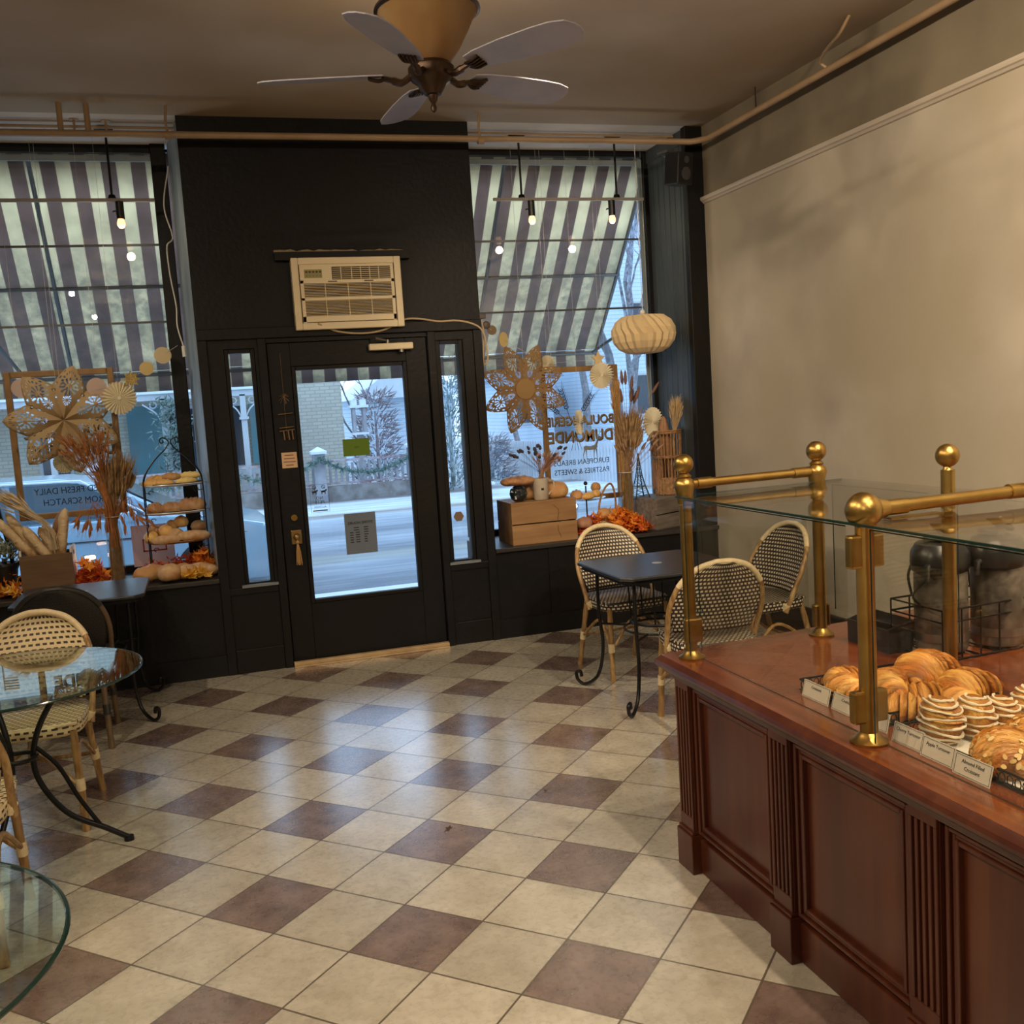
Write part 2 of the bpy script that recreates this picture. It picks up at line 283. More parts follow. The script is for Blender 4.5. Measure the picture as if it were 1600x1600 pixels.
def lace_mat(col=(.56, .42, .24), name='cutout_paper'):
    """paper with cut-out holes; UV u = along the petal 0..1, v = across -1..1"""
    m = bpy.data.materials.new(name); m.use_nodes = True; nt = m.node_tree; b = nt.nodes['Principled BSDF']; L = nt.links.new
    b.inputs['Base Color'].default_value = (*col, 1); b.inputs['Roughness'].default_value = .8
    uv = N(nt, 'UVMap'); sp = N(nt, 'SeparateXYZ'); L(uv.outputs[0], sp.inputs[0])
    def M(op, a, b_=None, c=None):
        n = N(nt, 'Math', operation=op)
        for i, v in enumerate((a, b_, c)):
            if v is None: continue
            if isinstance(v, (int, float)): n.inputs[i].default_value = v
            else: L(v, n.inputs[i])
        return n.outputs[0]
    u, v = sp.outputs[0], sp.outputs[1]; av = M('ABSOLUTE', v)
    # fans of slots: polar pattern round two points of the petal's midline
    def fan(u0, r0, r1, k):
        du = M('SUBTRACT', u, u0); dv = M('MULTIPLY', v, .30)
        r = M('SQRT', M('ADD', M('MULTIPLY', du, du), M('MULTIPLY', dv, dv))); a = M('ARCTAN2', dv, du)
        s = M('GREATER_THAN', M('COSINE', M('MULTIPLY', a, k)), .05)
        return M('MULTIPLY', s, M('MULTIPLY', M('GREATER_THAN', r, r0), M('LESS_THAN', r, r1)))
    h = M('MAXIMUM', fan(.60, .06, .17, 11.0), fan(.36, .03, .10, 12.0))
    h = M('MAXIMUM', h, fan(.72, .13, .19, 15.0))
    dots = M('MULTIPLY', M('GREATER_THAN', M('SINE', M('MULTIPLY', u, 52.0)), .35), M('MULTIPLY', M('GREATER_THAN', av, .74), M('LESS_THAN', av, .88)))
    h = M('MAXIMUM', h, dots)
    h = M('MULTIPLY', h, M('MULTIPLY', M('LESS_THAN', av, .9), M('MULTIPLY', M('GREATER_THAN', u, .26), M('LESS_THAN', u, .93))))
    tl = N(nt, 'BsdfTranslucent'); tl.inputs[0].default_value = (.62, .45, .25, 1); ms = N(nt, 'MixShader'); ms.inputs[0].default_value = .35
    L(b.outputs[0], ms.inputs[1]); L(tl.outputs[0], ms.inputs[2])
    tr = N(nt, 'BsdfTransparent'); m2 = N(nt, 'MixShader'); L(h, m2.inputs[0]); L(ms.outputs[0], m2.inputs[1]); L(tr.outputs[0], m2.inputs[2]); L(m2.outputs[0], nt.nodes['Material Output'].inputs[0])
    return m
LACE = lace_mat()
LACEDARK = lace_mat((.33, .20, .09), 'cutout_paper_backlit')  # darker copy of the cut-out paper, its backlit shade put into the colour

# ================================================================ mesh helpers
class MB:
    def __init__(s): s.v = []; s.f = []; s.uv = None
    def add(s, vs, fs):
        o = len(s.v); s.v += [tuple(v) for v in vs]; s.f += [tuple(i + o for i in f) for f in fs]; return s
    def box(s, x0, y0, z0, x1, y1, z1):
        return s.add([(x0, y0, z0), (x1, y0, z0), (x1, y1, z0), (x0, y1, z0), (x0, y0, z1), (x1, y0, z1), (x1, y1, z1), (x0, y1, z1)],
                     [(0, 3, 2, 1), (4, 5, 6, 7), (0, 1, 5, 4), (1, 2, 6, 5), (2, 3, 7, 6), (3, 0, 4, 7)])
    def obox(s, c, sx, sy, sz, rot=None):
        m = (rot or Matrix.Identity(3)); c = Vector(c); P = []
        for z in (-1, 1):
            for x, y in ((-1, -1), (1, -1), (1, 1), (-1, 1)): P.append(c + m @ Vector((x * sx / 2, y * sy / 2, z * sz / 2)))
        return s.add(P, [(0, 3, 2, 1), (4, 5, 6, 7), (0, 1, 5, 4), (1, 2, 6, 5), (2, 3, 7, 6), (3, 0, 4, 7)])
    def tube(s, pts, r, n=8, closed=False, cap=True):
        pts = [Vector(p) for p in pts]; k = len(pts); R = r if isinstance(r, (list, tuple)) else [r] * k
        T = []
        for i in range(k):
            a = pts[(i - 1) % k] if (closed or i > 0) else pts[i]; b = pts[(i + 1) % k] if (closed or i < k - 1) else pts[i]
            t = (b - a); T.append(t.normalized() if t.length > 1e-9 else Vector((0, 0, 1)))
        nrm = T[0].orthogonal().normalized(); V = []
        for i in range(k):
            nrm = (nrm - T[i] * nrm.dot(T[i])); nrm = nrm.normalized() if nrm.length > 1e-6 else T[i].orthogonal().normalized()
            bn = T[i].cross(nrm)
            for j in range(n): a = 2 * pi * j / n; V.append(pts[i] + (nrm * cos(a) + bn * sin(a)) * R[i])
        F = []
        for i in range(k if closed else k - 1):
            i2 = (i + 1) % k
            for j in range(n): F.append((i * n + j, i * n + (j + 1) % n, i2 * n + (j + 1) % n, i2 * n + j))
        if cap and not closed: F.append(tuple(range(n))[::-1]); F.append(tuple((k - 1) * n + j for j in range(n)))
        return s.add(V, F)
    def cyl(s, c, r, h, n=24, r2=None): return s.tube([c, Vector(c) + Vector((0, 0, h))], [r, r if r2 is None else r2], n)
    def lathe(s, prof, c=(0, 0, 0), n=32, ang=2 * pi, fn=None):
        c = Vector(c); V = []; F = []; k = len(prof)
        for j in range(n):
            a = ang * j / n
            for i, (r, z) in enumerate(prof):
                rr, zz = (r, z) if fn is None else fn(r, z, a)
                V.append(c + Vector((rr * cos(a), rr * sin(a), zz)))
        for j in range(n):
            j2 = (j + 1) % n
            for i in range(k - 1): F.append((j * k + i, j2 * k + i, j2 * k + i + 1, j * k + i + 1))
        return s.add(V, F)
    def sphere(s, c, r, n=20, m=12, sq=(1, 1, 1)):
        prof = [(max(r * sin(pi * i / m), 1e-4), -r * cos(pi * i / m)) for i in range(m + 1)]
        o = len(s.v); s.lathe(prof, (0, 0, 0), n)
        for i in range(o, len(s.v)): v = s.v[i]; s.v[i] = (c[0] + v[0] * sq[0], c[1] + v[1] * sq[1], c[2] + v[2] * sq[2])
        return s
    def prism(s, poly, z0, z1):
        k = len(poly)
        return s.add([(x, y, z0) for x, y in poly] + [(x, y, z1) for x, y in poly], [tuple(range(k))[::-1], tuple(range(k, 2 * k))] + [(i, (i + 1) % k, (i + 1) % k + k, i + k) for i in range(k)])
    def xform(s, M, a=0):
        for i in range(a, len(s.v)): s.v[i] = tuple(M @ Vector(s.v[i]))
        return s
    def build(s, name, m, parent=None, label=None, smooth=40, bevel=0, solid=0, sub=0):
        me = bpy.data.meshes.new(name); me.from_pydata(s.v, [], s.f); me.update()
        if smooth:
            me.polygons.foreach_set('use_smooth', [True] * len(me.polygons)); me.set_sharp_from_angle(angle=RAD(smooth))
        if s.uv:
            ul = me.uv_layers.new(name='UVMap')
            for l in me.loops: ul.data[l.index].uv = s.uv[l.vertex_index]
        me.materials.append(m)
        o = bpy.data.objects.new(name, me); COL.objects.link(o)
        if parent: o.parent = parent
        if label: o['label'] = label
        if solid: md = o.modifiers.new('solidify', 'SOLIDIFY'); md.thickness = solid; md.offset = 0
        if bevel: md = o.modifiers.new('bevel', 'BEVEL'); md.width = bevel; md.segments = 2; md.limit_method = 'ANGLE'; md.angle_limit = RAD(40)
        if sub: md = o.modifiers.new('sub', 'SUBSURF'); md.levels = md.render_levels = sub
        return o
def thing(name, label, cat, loc=(0, 0, 0), rz=0, group=None):
    o = bpy.data.objects.new(name, None); COL.objects.link(o); o.empty_display_size = .05
    o.location = loc; o.rotation_euler = (0, 0, rz); return tag(o, label, cat, group)
def tag(o, label, cat, group=None, kind=None):
    o['label'] = label; o['category'] = cat
    if group: o['group'] = group
    if kind: o['kind'] = kind
    return o
def struct(o): o['kind'] = 'structure'; return o
def place(o, loc, rz=0): o.location = loc; o.rotation_euler = (0, 0, rz); return o
def copy_tree(o, parent=None):
    c = o.copy(); COL.objects.link(c)
    if parent: c.parent = parent
    for ch in list(o.children): copy_tree(ch, c)
    return c
def dup(o, loc, rz, label, group=None, scale=None):
    c = copy_tree(o); c.location = loc; c.rotation_euler = (0, 0, rz); c['label'] = label
    if group: c['group'] = group
    if scale: c.scale = (scale,) * 3 if isinstance(scale, (int, float)) else scale
    return c
def spline(P, n=8, closed=False):
    P = [Vector(p) for p in P]; out = []; k = len(P); rng = range(k if closed else k - 1)
    for i in rng:
        p0 = P[(i - 1) % k] if (closed or i > 0) else P[0] * 2 - P[1]; p1 = P[i]; p2 = P[(i + 1) % k]; p3 = P[(i + 2) % k] if (closed or i < k - 2) else P[-1] * 2 - P[-2]
        for j in range(n):
            t = j / n; out.append(.5 * ((2 * p1) + (p2 - p0) * t + (2 * p0 - 5 * p1 + 4 * p2 - p3) * t * t + (3 * p1 - p0 - 3 * p2 + p3) * t ** 3))
    if not closed: out.append(P[-1])
    return out
def text_mb(lines, size, mirror=False, depth=.0006, align='CENTER', gap=1.25, bold=0):
    """flat lettering in the x-z plane facing -y, centred on the origin"""
    mb = MB()
    for k, t in enumerate(lines):
        t, sz = t if isinstance(t, tuple) else (t, size)
        cu = bpy.data.curves.new('lettering', 'FONT'); cu.body = t; cu.size = sz; cu.align_x = align; cu.extrude = depth; cu.resolution_u = 3; cu.offset = sz * bold
        ob = bpy.data.objects.new('lettering', cu); COL.objects.link(ob)
        me = bpy.data.meshes.new_from_object(ob.evaluated_get(bpy.context.evaluated_depsgraph_get()))
        mb.add([((-v.co.x if mirror else v.co.x), -v.co.z, v.co.y - k * size * gap) for v in me.vertices], [tuple(p.vertices) for p in me.polygons])
        bpy.data.objects.remove(ob); bpy.data.curves.remove(cu); bpy.data.meshes.remove(me)
    return mb
RX90 = Matrix.Rotation(pi / 2, 4, 'X')

# ================================================================ the room
XL, XR, YB, YF, YG, ZC = -1.95, 3.70, -4.2, 6.80, 7.50, 3.60
SH = .655                                   # window shelf height
struct(MB().box(XL - .2, YB - .2, -.1, XR + .2, YF + .2, 0).build('floor', floor_mat(), smooth=0))
struct(MB().box(XL - .2, YB - .2, ZC, XR + .2, YF, ZC + .15).build('ceiling', CEIL, smooth=0))
struct(MB().box(XL - .2, YF, ZC, XR + .2, YG + .2, ZC + .15).build('ceiling_bay', BAYCEIL, smooth=0))
struct(MB().box(XR, YB, 0, XR + .15, YG + .1, 3.07).build('wall_right', PLASTER, smooth=0))
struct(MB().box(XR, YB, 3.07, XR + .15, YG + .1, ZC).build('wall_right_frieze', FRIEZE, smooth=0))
struct(MB().box(XL - .15, YB, 0, XL, YG + .1, ZC).build('wall_left', PLASTER, smooth=0))
struct(MB().box(XL - .15, YB - .15, 0, XR + .15, YB, ZC).build('wall_back', PLASTER, smooth=0))
prof = [(0, 0), (.012, .004), (.020, .016), (.030, .022), (.034, .034), (.034, .046), (0, .05)]
mb = MB(); V = []
for y in (YB, YF): V += [(XR - d, y, 3.045 + h) for d, h in prof]
k = len(prof); mb.add(V, [(i, i + 1, k + i + 1, k + i) for i in range(k - 1)] + [tuple(range(k)), tuple(range(2 * k - 1, k - 1, -1))])
struct(mb.build('trim_1', PICRAIL, smooth=0))
struct(MB().box(XR - .02, YB, 0, XR, YF, .2).box(XR - .028, YB, .2, XR, YF, .225).build('baseboard_right', DARKWOOD, smooth=0, bevel=.004))

# front wall: black centre block with door, low walls under the windows, corner post
FW0, FW1 = .03, 1.925
D0, D1, DZ = .46, 1.535, 2.17
SL = ((.19, .385), (1.60, 1.79))
mb = MB()
mb.box(FW0, YF, 0, SL[0][0], YF + .10, 2.14); mb.box(SL[0][0], YF, 0, SL[0][1], YF + .10, .575); mb.box(SL[0][1], YF, 0, D0, YF + .10, 2.14)
mb.box(D1, YF, 0, SL[1][0], YF + .10, 2.14); mb.box(SL[1][0], YF, 0, SL[1][1], YF + .10, .575); mb.box(SL[1][1], YF, 0, FW1, YF + .10, 2.14)
mb.box(FW0, YF, 2.14, D0, YF + .10, ZC); mb.box(D0, YF, DZ, D1, YF + .10, ZC); mb.box(D1, YF, 2.14, FW1, YF + .10, ZC)
struct(mb.build('wall_front', BLACK, smooth=0))
mb = MB()
mb.box(D0 - .055, YF - .022, 0, D0 - .002, YF, DZ + .03); mb.box(D1 + .002, YF - .022, 0, D1 + .055, YF, DZ + .03); mb.box(FW0, YF - .026, DZ + .03, FW1, YF, DZ + .10)
mb.box(FW0, YF - .02, 0, FW0 + .06, YF, 2.2); mb.box(FW1 - .06, YF - .02, 0, FW1, YF, 2.2)
mb.box(FW0, YF - .012, .53, D0 - .055, YF, .575); mb.box(D1 + .055, YF - .012, .53, FW1, YF, .575)
mb.box(FW0 + .06, YF - .012, 0, D0 - .055, YF, .16); mb.box(D1 + .055, YF - .012, 0, FW1 - .06, YF, .16)
struct(mb.build('trim_2', BLACK, smooth=0, bevel=.004))
# splayed sides of the block back to the glass
mb = MB(); mb.prism([(FW0, YF + .1), (FW0 - .07, YG), (FW0 + .02, YG), (FW0 + .12, YF + .1)], SH, ZC); struct(mb.build('wall_bay_side', REVEALLIT, smooth=0))
mb = MB(); mb.prism([(FW1, YF + .1), (FW1 - .1, YF + .1), (FW1 + .0, YG), (FW1 + .09, YG)], SH, ZC); struct(mb.build('wall_bay_side_inner', BLACK, smooth=0))
# low walls + shelves
mb = MB(); mb.box(XL, YF, 0, FW0, YF + .06, SH - .03); mb.box(FW1, YF, 0, XR, YF + .06, SH - .03)
mb.box(XL, YF - .012, 0, FW0, YF, .14); mb.box(FW1, YF - .012, 0, XR, YF, .14)
for x in (-1.55, -1.0, -.45): mb.box(x - .03, YF - .01, .14, x + .03, YF, SH - .03)
for x in (2.35, 2.9, 3.45): mb.box(x - .03, YF - .01, .14, x + .03, YF, SH - .03)
struct(mb.build('wall_under_windows', BLACK, smooth=0))
struct(MB().box(XL, YF - .03, SH - .03, FW0, YG + .03, SH).box(FW1, YF - .03, SH - .03, XR, YG + .03, SH).build('trim_3', mat('shelf_black', (.022, .020, .020), .4), smooth=0, bevel=.004))
struct(MB().box(XL, YG - .02, 0, FW0, YG + .1, SH - .03).box(FW1, YG - .02, 0, XR, YG + .1, SH - .03).build('wall_outer_low', BLACK, smooth=0))
# corner post and beadboard side of the right bay
struct(MB().box(3.56, YF - .005, 0, XR, YF + .06, ZC).build('trim_4', BLACK, smooth=0, bevel=.004))
mb = MB(); n = 7; y0, y1 = YF + .06, YG
mb.box(3.60, y0, SH, XR, y1, ZC)
for i in range(n):
    a = y0 + (y1 - y0) * i / n; b = y0 + (y1 - y0) * (i + 1) / n; mb.box(3.588, a + .004, SH, 3.602, b - .004, ZC - .1)
mb.box(3.58, y0, ZC - .1, 3.6, y1, ZC)
struct(mb.build('wall_beadboard', BEAD, smooth=0, bevel=.002))

def window(name, x0, x1, z0, z1, y, fr=.05, munt=(), frm=BLACK, glass=WINGLASS, inner=GRAYMETAL):
    mb = MB(); mb.box(x0, y, z0, x0 + fr, y + .06, z1); mb.box(x1 - fr, y, z0, x1, y + .06, z1); mb.box(x0 + fr, y, z1 - fr, x1 - fr, y + .06, z1); mb.box(x0 + fr, y, z0, x1 - fr, y + .06, z0 + fr)
    o = struct(mb.build(name, frm, smooth=0, bevel=.004))
    g = MB().box(x0 + fr, y + .028, z0 + fr, x1 - fr, y + .034, z1 - fr).build('glass_pane', glass, o, smooth=0)
    if munt:
        mb = MB()
        for z in munt: mb.box(x0 + fr, y + .022, z - .007, x1 - fr, y + .042, z + .007)
        mb.build('glazing_bar', inner, o, smooth=0)
    return o
LF = mat('sash_blue_grey', (.20, .24, .26), .4)
w1 = window('window_1', XL, -.10, SH, ZC, YG, .055, (2.93, 2.40))
MB().box(XL + .05, YG - .01, ZC - .115, -.15, YG + .02, ZC - .075).build('roller_tube', LF, w1, smooth=0, bevel=.004)
MB().box(-.155, YG - .03, SH, -.055, YG, ZC).build('mullion', BLACK, w1, smooth=0, bevel=.006)
w2 = window('window_2', FW1 - .0, 3.60, SH, ZC, YG, .045, (2.92, 2.38))
MB().box(FW1 + .05, YG - .01, ZC - .115, 3.52, YG + .02, ZC - .075).build('roller_tube', LF, w2, smooth=0, bevel=.004)
MB().box(3.50, YG - .012, SH, 3.53, YG + .01, ZC - .07).build('side_stop', LF, w2, smooth=0)
for i, (a, b) in enumerate(SL):
    window('window_%d' % (3 + i), a - .0, b + .0, .575, 2.14, YF + .015, .028)
    struct(MB().box(a - .02, YF - .022, .575, b + .02, YF + .012, .592).build('trim_%d' % (5 + i), mat('sill_metal', (.16, .18, .20), .4), smooth=0))

# door
struct(MB().box(D0 - .02, YF + .058, 0, D0 + .03, YF + .10, DZ).box(D1 - .03, YF + .058, 0, D1 + .02, YF + .10, DZ).box(D0, YF + .058, DZ - .03, D1, YF + .10, DZ + .02).box(D0, YF, 0, D1, YF + .10, .02).box(D0, YF + .058, 0, D1, YF + .10, .05).build('trim_8', BLACK, smooth=0))
dr = struct(MB().box(D0 + .004, YF + .01, .022, .61, YF + .055, DZ - .004).box(1.385, YF + .01, .022, D1 - .004, YF + .055, DZ - .004).box(.61, YF + .01, .022, 1.385, YF + .055, .415).box(.61, YF + .01, 2.01, 1.385, YF + .055, DZ - .004).build('door_1', BLACK, smooth=0, bevel=.003))
mb = MB(); a, b, c, d = .61, 1.385, .415, 2.01; t = .028
mb.box(a, YF, c, a + t, YF + .05, d); mb.box(b - t, YF, c, b, YF + .05, d); mb.box(a + t, YF, d - t, b - t, YF + .05, d); mb.box(a + t, YF, c, b - t, YF + .05, c + t)
mb.build('glazing_frame', BLACK, dr, smooth=0, bevel=.005)
MB().box(a + t, YF + .026, c + t, b - t, YF + .031, d - t).build('glass_pane', glassmat('door_glass', (.95, .97, .98), 1.5), dr, smooth=0)
hd = MB(); hd.box(.515, YF - .008, .83, .585, YF + .012, .925).build('lock_plate', mat('aged_brass', (.28, .18, .07), .4, .8), dr, 'aged brass lock plate', smooth=0, bevel=.004)
MB().tube([(.548, YF - .008, .885), (.548, YF - .04, .885)], .013, 14).sphere((.548, YF - .055, .885), .024, 16, 10).build('door_knob', mat('aged_brass', (.28, .18, .07), .4, .8), dr, 'round brass door knob')
MB().tube([(.545, YF + .01, 1.01), (.545, YF - .012, 1.01)], .021, 20).build('deadbolt', BRASS, dr, 'small round brass deadbolt')
struct(MB().box(D0, YF - .06, 0, D1, YF - .004, .012).box(D0, YF - .05, .012, D1, YF - .006, .036).build('trim_7', mat('threshold_wood', (.40, .27, .14), .45, c2=(.5, .36, .2), scale=9), smooth=0, bevel=.003))
t = thing('door_closer', 'cream metal door closer with folded arm above the door glass', 'door closer', (1.28, YF, 2.11))
MB().box(-.15, -.055, -.022, .15, -.002, .022).build('closer_body', IVORY, t, smooth=0, bevel=.008)
MB().cyl((.07, -.03, -.04), .018, .02).build('adjusting_knob', STEEL, t); MB().tube([(-.02, -.03, .02), (-.02, -.03, .045)], .012, 10).build('spindle', STEEL, t); MB().tube([(-.02, -.03, .04), (-.11, -.10, .055), (-.13, -.012, .06)], .007, 6).build('closer_arm', STEEL, t)
t = thing('tassel', 'faded golden cord tassel hanging from the door knob', 'tassel', (.548, YF - .07, .87))
mb = MB(); rnd = random.Random(3)
for i in range(26):
    a = rnd.uniform(0, 2 * pi); r = rnd.uniform(.004, .022)
    mb.tube([(0.004 * cos(a), .004 * sin(a), -.03), (r * .7 * cos(a), r * .7 * sin(a), -.08), (r * cos(a), r * .6 * sin(a), -.15 - rnd.random() * .025)], .0022, 4)
mb.build('fringe', mat('gold_thread', (.40, .22, .07), .6), t); MB().sphere((0, 0, -.02), .012).tube([(0, .01, .03), (0, 0, -.01)], .003, 5).build('tassel_knot', mat('gold_thread', (.40, .22, .07), .6), t)

# ================================================================ outside
GZ = -.22
st = [(8, (.72, .76, .80)), (9.6, (.66, .72, .78)), (9.9, (.13, .14, .16)), (11.0, (.22, .25, .28)), (12.6, (.36, .39, .42)), (13.2, (.34, .34, .30)), (13.9, (.22, .24, .27)), (15.0, (.40, .43, .46)), (16.0, (.24, .26, .29)), (18.5, (.50, .54, .57)), (19.0, (.33, .24, .17)), (19.5, (.74, .78, .82)), (21.4, (.72, .76, .80)), (22.0, (.22, .18, .16)), (23.0, (.55, .58, .6))]
struct(MB().box(-40, YG + .08, GZ - .2, 60, 60, GZ).build('ground_street', band_mat('winter_street', st, wob=.35), smooth=0))
struct(MB().box(-8, YF + .1, -.2, 10, 9.7, -.03).build('ground_sidewalk', SNOW, smooth=0, bevel=.03))
# snow lying in front of the door
# awning
aw = thing('awning', 'brown and cream striped canvas awning sloping over the shop windows', 'awning', (0, 0, 0))
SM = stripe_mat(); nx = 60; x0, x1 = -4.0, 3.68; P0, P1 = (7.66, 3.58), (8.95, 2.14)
mb = MB(); V = []; F = []
for j in range(9):
    t = j / 8
    for i in range(nx + 1):
        V.append((x0 + (x1 - x0) * i / nx, P0[0] + (P1[0] - P0[0]) * t, P0[1] + (P1[1] - P0[1]) * t - .03 * sin(pi * t)))
for j in range(8):
    for i in range(nx): F.append((j * (nx + 1) + i, j * (nx + 1) + i + 1, (j + 1) * (nx + 1) + i + 1, (j + 1) * (nx + 1) + i))
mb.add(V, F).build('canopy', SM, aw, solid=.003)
mb = MB(); V = []; F = []
for j in range(3):
    for i in range(nx * 2 + 1):
        x = x0 + (x1 - x0) * i / nx / 2; V.append((x, 8.955 + .006 * sin(x * 9), 2.135 - .085 * j))
for j in range(2):
    for i in range(nx * 2): F.append((j * (nx * 2 + 1) + i, j * (nx * 2 + 1) + i + 1, (j + 1) * (nx * 2 + 1) + i + 1, (j + 1) * (nx * 2 + 1) + i))
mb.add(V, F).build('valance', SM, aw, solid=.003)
mb = MB(); fr = mat('awning_frame_metal', (.12, .12, .12), .5, .5)
def awp(x, t, d=-.05): return (x, P0[0] + (P1[0] - P0[0]) * t, P0[1] + (P1[1] - P0[1]) * t + d)
for x in (-3.2, -2.0, -.95, .1, 1.4, 2.45, 3.66): mb.tube([awp(x, 0), awp(x, 1, -.02)], .016, 6)
for t in (.55, 1.0): mb.tube([awp(x0, t, -.035), awp(x1, t, -.035)], .016, 6)
for x in (-1.3, 1.9, 3.62): mb.tube([(x, 7.62, 2.35), awp(x, 1, -.03)], .014, 6)
mb.build('awning_frame', fr, aw)
struct(MB().box(-8, 7.62, 3.6, 12, 7.9, 8).build('wall_facade', BLACK, smooth=0))

# parked car
car = thing('parked_car', 'blue saloon car parked at the kerb beyond the left window', 'car', (-1.55, 11.75, GZ))
# side profile (x along car, front towards +x), lofted across width
prof = [(-2.25, .42), (-2.28, .70), (-2.15, .92), (-1.75, 1.0), (-1.15, 1.36), (-.55, 1.44), (.15, 1.43), (.62, 1.32), (1.18, 1.0), (1.7, .93), (2.15, .82), (2.36, .62), (2.38, .40), (2.25, .24), (-2.15, .24)]
def carsec(prof, ws):
    mb = MB(); k = len(prof); V = []; F = []
    for (yy, inset, dz) in ws:
        for (x, z) in prof: V.append((x * (1 - inset * .35), yy, z - dz * max(0, z - .85)))
    for j in range(len(ws) - 1):
        for i in range(k): F.append((j * k + i, j * k + (i + 1) % k, (j + 1) * k + (i + 1) % k, (j + 1) * k + i))
    F.append(tuple(range(k))[::-1]); F.append(tuple((len(ws) - 1) * k + i for i in range(k))); return mb.add(V, F)
body = [(-2.25, .40), (-2.30, .66), (-2.2, .90), (-1.8, .97), (-1.2, .98), (1.1, .98), (1.65, .92), (2.12, .80), (2.34, .60), (2.36, .38), (2.2, .22), (-2.15, .22)]
carsec(body, [(-.90, .10, 0), (-.88, .02, 0), (-.80, 0, 0), (.80, 0, 0), (.88, .02, 0), (.90, .10, 0)]).build('body', CARP, car, bevel=.03, smooth=60)
V = []; roof = [(-1.80, .96, .80), (-1.18, 1.35, .60), (-.6, 1.43, .58), (.1, 1.42, .58), (.58, 1.33, .60), (1.25, .96, .80)]
mb = MB(); V = [(x, -h, z) for x, z, h in roof] + [(x, h, z) for x, z, h in roof]; k = len(roof)
mb.add(V, [(i, i + 1, k + i + 1, k + i) for i in range(k - 1)] + [tuple(range(k))[::-1], tuple(range(k, 2 * k))]).build('roof', CARP, car, smooth=50, bevel=.03)
mb = MB()
for s in (-1, 1):
    for q in ([(-1.28, 1.0), (-.98, 1.31), (-.42, 1.37), (-.34, 1.0)], [(-.27, 1.0), (-.34, 1.37), (.30, 1.36), (.92, 1.0)]):
        P = []
        for x, z in q: hh = .80 + (.585 - .80) * (z - .96) / .46; P.append((x, s * (hh + .006), z))
        P2 = [(x, y + s * .012, z) for x, y, z in P]; mb.add(P + P2, [(0, 1, 2, 3), (4, 5, 6, 7), (0, 1, 5, 4), (1, 2, 6, 5), (2, 3, 7, 6), (3, 0, 4, 7)])
mb.add([(.66, -.56, 1.30), (.66, .56, 1.30), (1.18, .70, 1.0), (1.18, -.70, 1.0)], [(0, 1, 2, 3)])
for i, q in enumerate(((.675, -.55, 1.31), (.675, .55, 1.31), (1.20, .70, 1.005), (1.20, -.70, 1.005))): mb.v[-4 + i] = q
mb.build('car_window', CARG, car, smooth=0, solid=.01)
mb = MB()
for s in (-1, 1): mb.tube([(-1.75, s * .905, .80), (1.6, s * .905, .76), (2.1, s * .88, .72)], .012, 5); mb.tube([(-1.3, s * .80, 1.0), (-.98, s * .63, 1.335), (-.4, s * .60, 1.40), (.32, s * .61, 1.385), (.95, s * .80, 1.0)], .012, 5)
mb.build('body_trim', CHROME, car)
for x in (-1.45, 1.52):
    for s in (-1, 1):
        wh = MB(); wh.lathe([(.20, -.11), (.32, -.11), (.345, -.08), (.345, .08), (.32, .11), (.20, .11)], (0, 0, 0), 36); wh.xform(Matrix.Translation((x, s * .82, .345)) @ RX90)
        wo = wh.build('wheel', TIRE, car)
        rm = MB(); rm.lathe([(.19, -.10), (.215, -.115), (.215, .1)], (0, 0, 0), 30)
        for q in range(5):
            a = 2 * pi * q / 5 + .3
            for da in (-.16, .16): rm.tube([(.03 * cos(a), .03 * sin(a), -.1), (.2 * cos(a + da), .2 * sin(a + da), -.105)], .018, 6)
        rm.cyl((0, 0, -.115), .045, .05)
        if s < 0: rm.xform(Matrix.Translation((x, s * .82, .345)) @ Matrix.Rotation(-pi / 2, 4, 'X') @ Matrix.Rotation(pi, 4, 'X'))
        else: rm.xform(Matrix.Translation((x, s * .82, .345)) @ Matrix.Rotation(-pi / 2, 4, 'X'))
        rm.build('rim', CHROME, wo)
MB().obox((.78, -.97, 1.0), .16, .14, .12).build('wing_mirror', CARP, car, bevel=.03)
# fence on the far side of the street
fe = thing('picket_fence', 'grey picket fence with a snow-dusted red rail across the street', 'fence', (0, 0, 0))
def fy(x): return 22.3 + (x - 2.2) * .02
mb = MB(); x = -6.0
while x < 5.3: mb.box(x, fy(x) - .02, .16, x + .055, fy(x) + .02, .60); x += .125
mb.build('pickets', FENCEP, fe, smooth=0)
MB().tube([(-6, fy(-6), .66), (5.3, fy(5.3), .66)], .035, 4).tube([(-6, fy(-6), .16), (5.3, fy(5.3), .16)], .03, 4).build('rail', FENCER, fe, smooth=0)
MB().box(-6, 22.25, GZ, 5.3, 22.55, .10).build('stone_base', mat('fence_stone', (.22, .19, .17), .9, c2=(.38, .36, .34), scale=4), fe, smooth=0)
for x in (-2.1, .15, 2.42, 4.55):
    p = MB(); p.box(x - .13, fy(x) - .15, GZ, x + .13, fy(x) + .12, .84).build('post', FENCEP, fe, smooth=0, bevel=.01)
    c = MB().obox((x, fy(x) - .015, .87), .34, .34, .06); c.add([(x - .17, fy(x) - .18, .9), (x + .17, fy(x) - .18, .9), (x + .17, fy(x) + .15, .9), (x - .17, fy(x) + .15, .9), (x, fy(x), 1.0)], [(0, 1, 4), (1, 2, 4), (2, 3, 4), (3, 0, 4)]); c.build('post_cap', SNOW, fe, 'snow-covered post cap', smooth=0)
mb = MB(); rnd = random.Random(5)
gp = []
for a, b in ((-2.1, .15), (.15, 2.42), (2.42, 4.55)):
    for i in range(14):
        t = i / 13; gp.append((a + (b - a) * t, fy(a) - .2, .74 - .36 * 4 * t * (1 - t)))
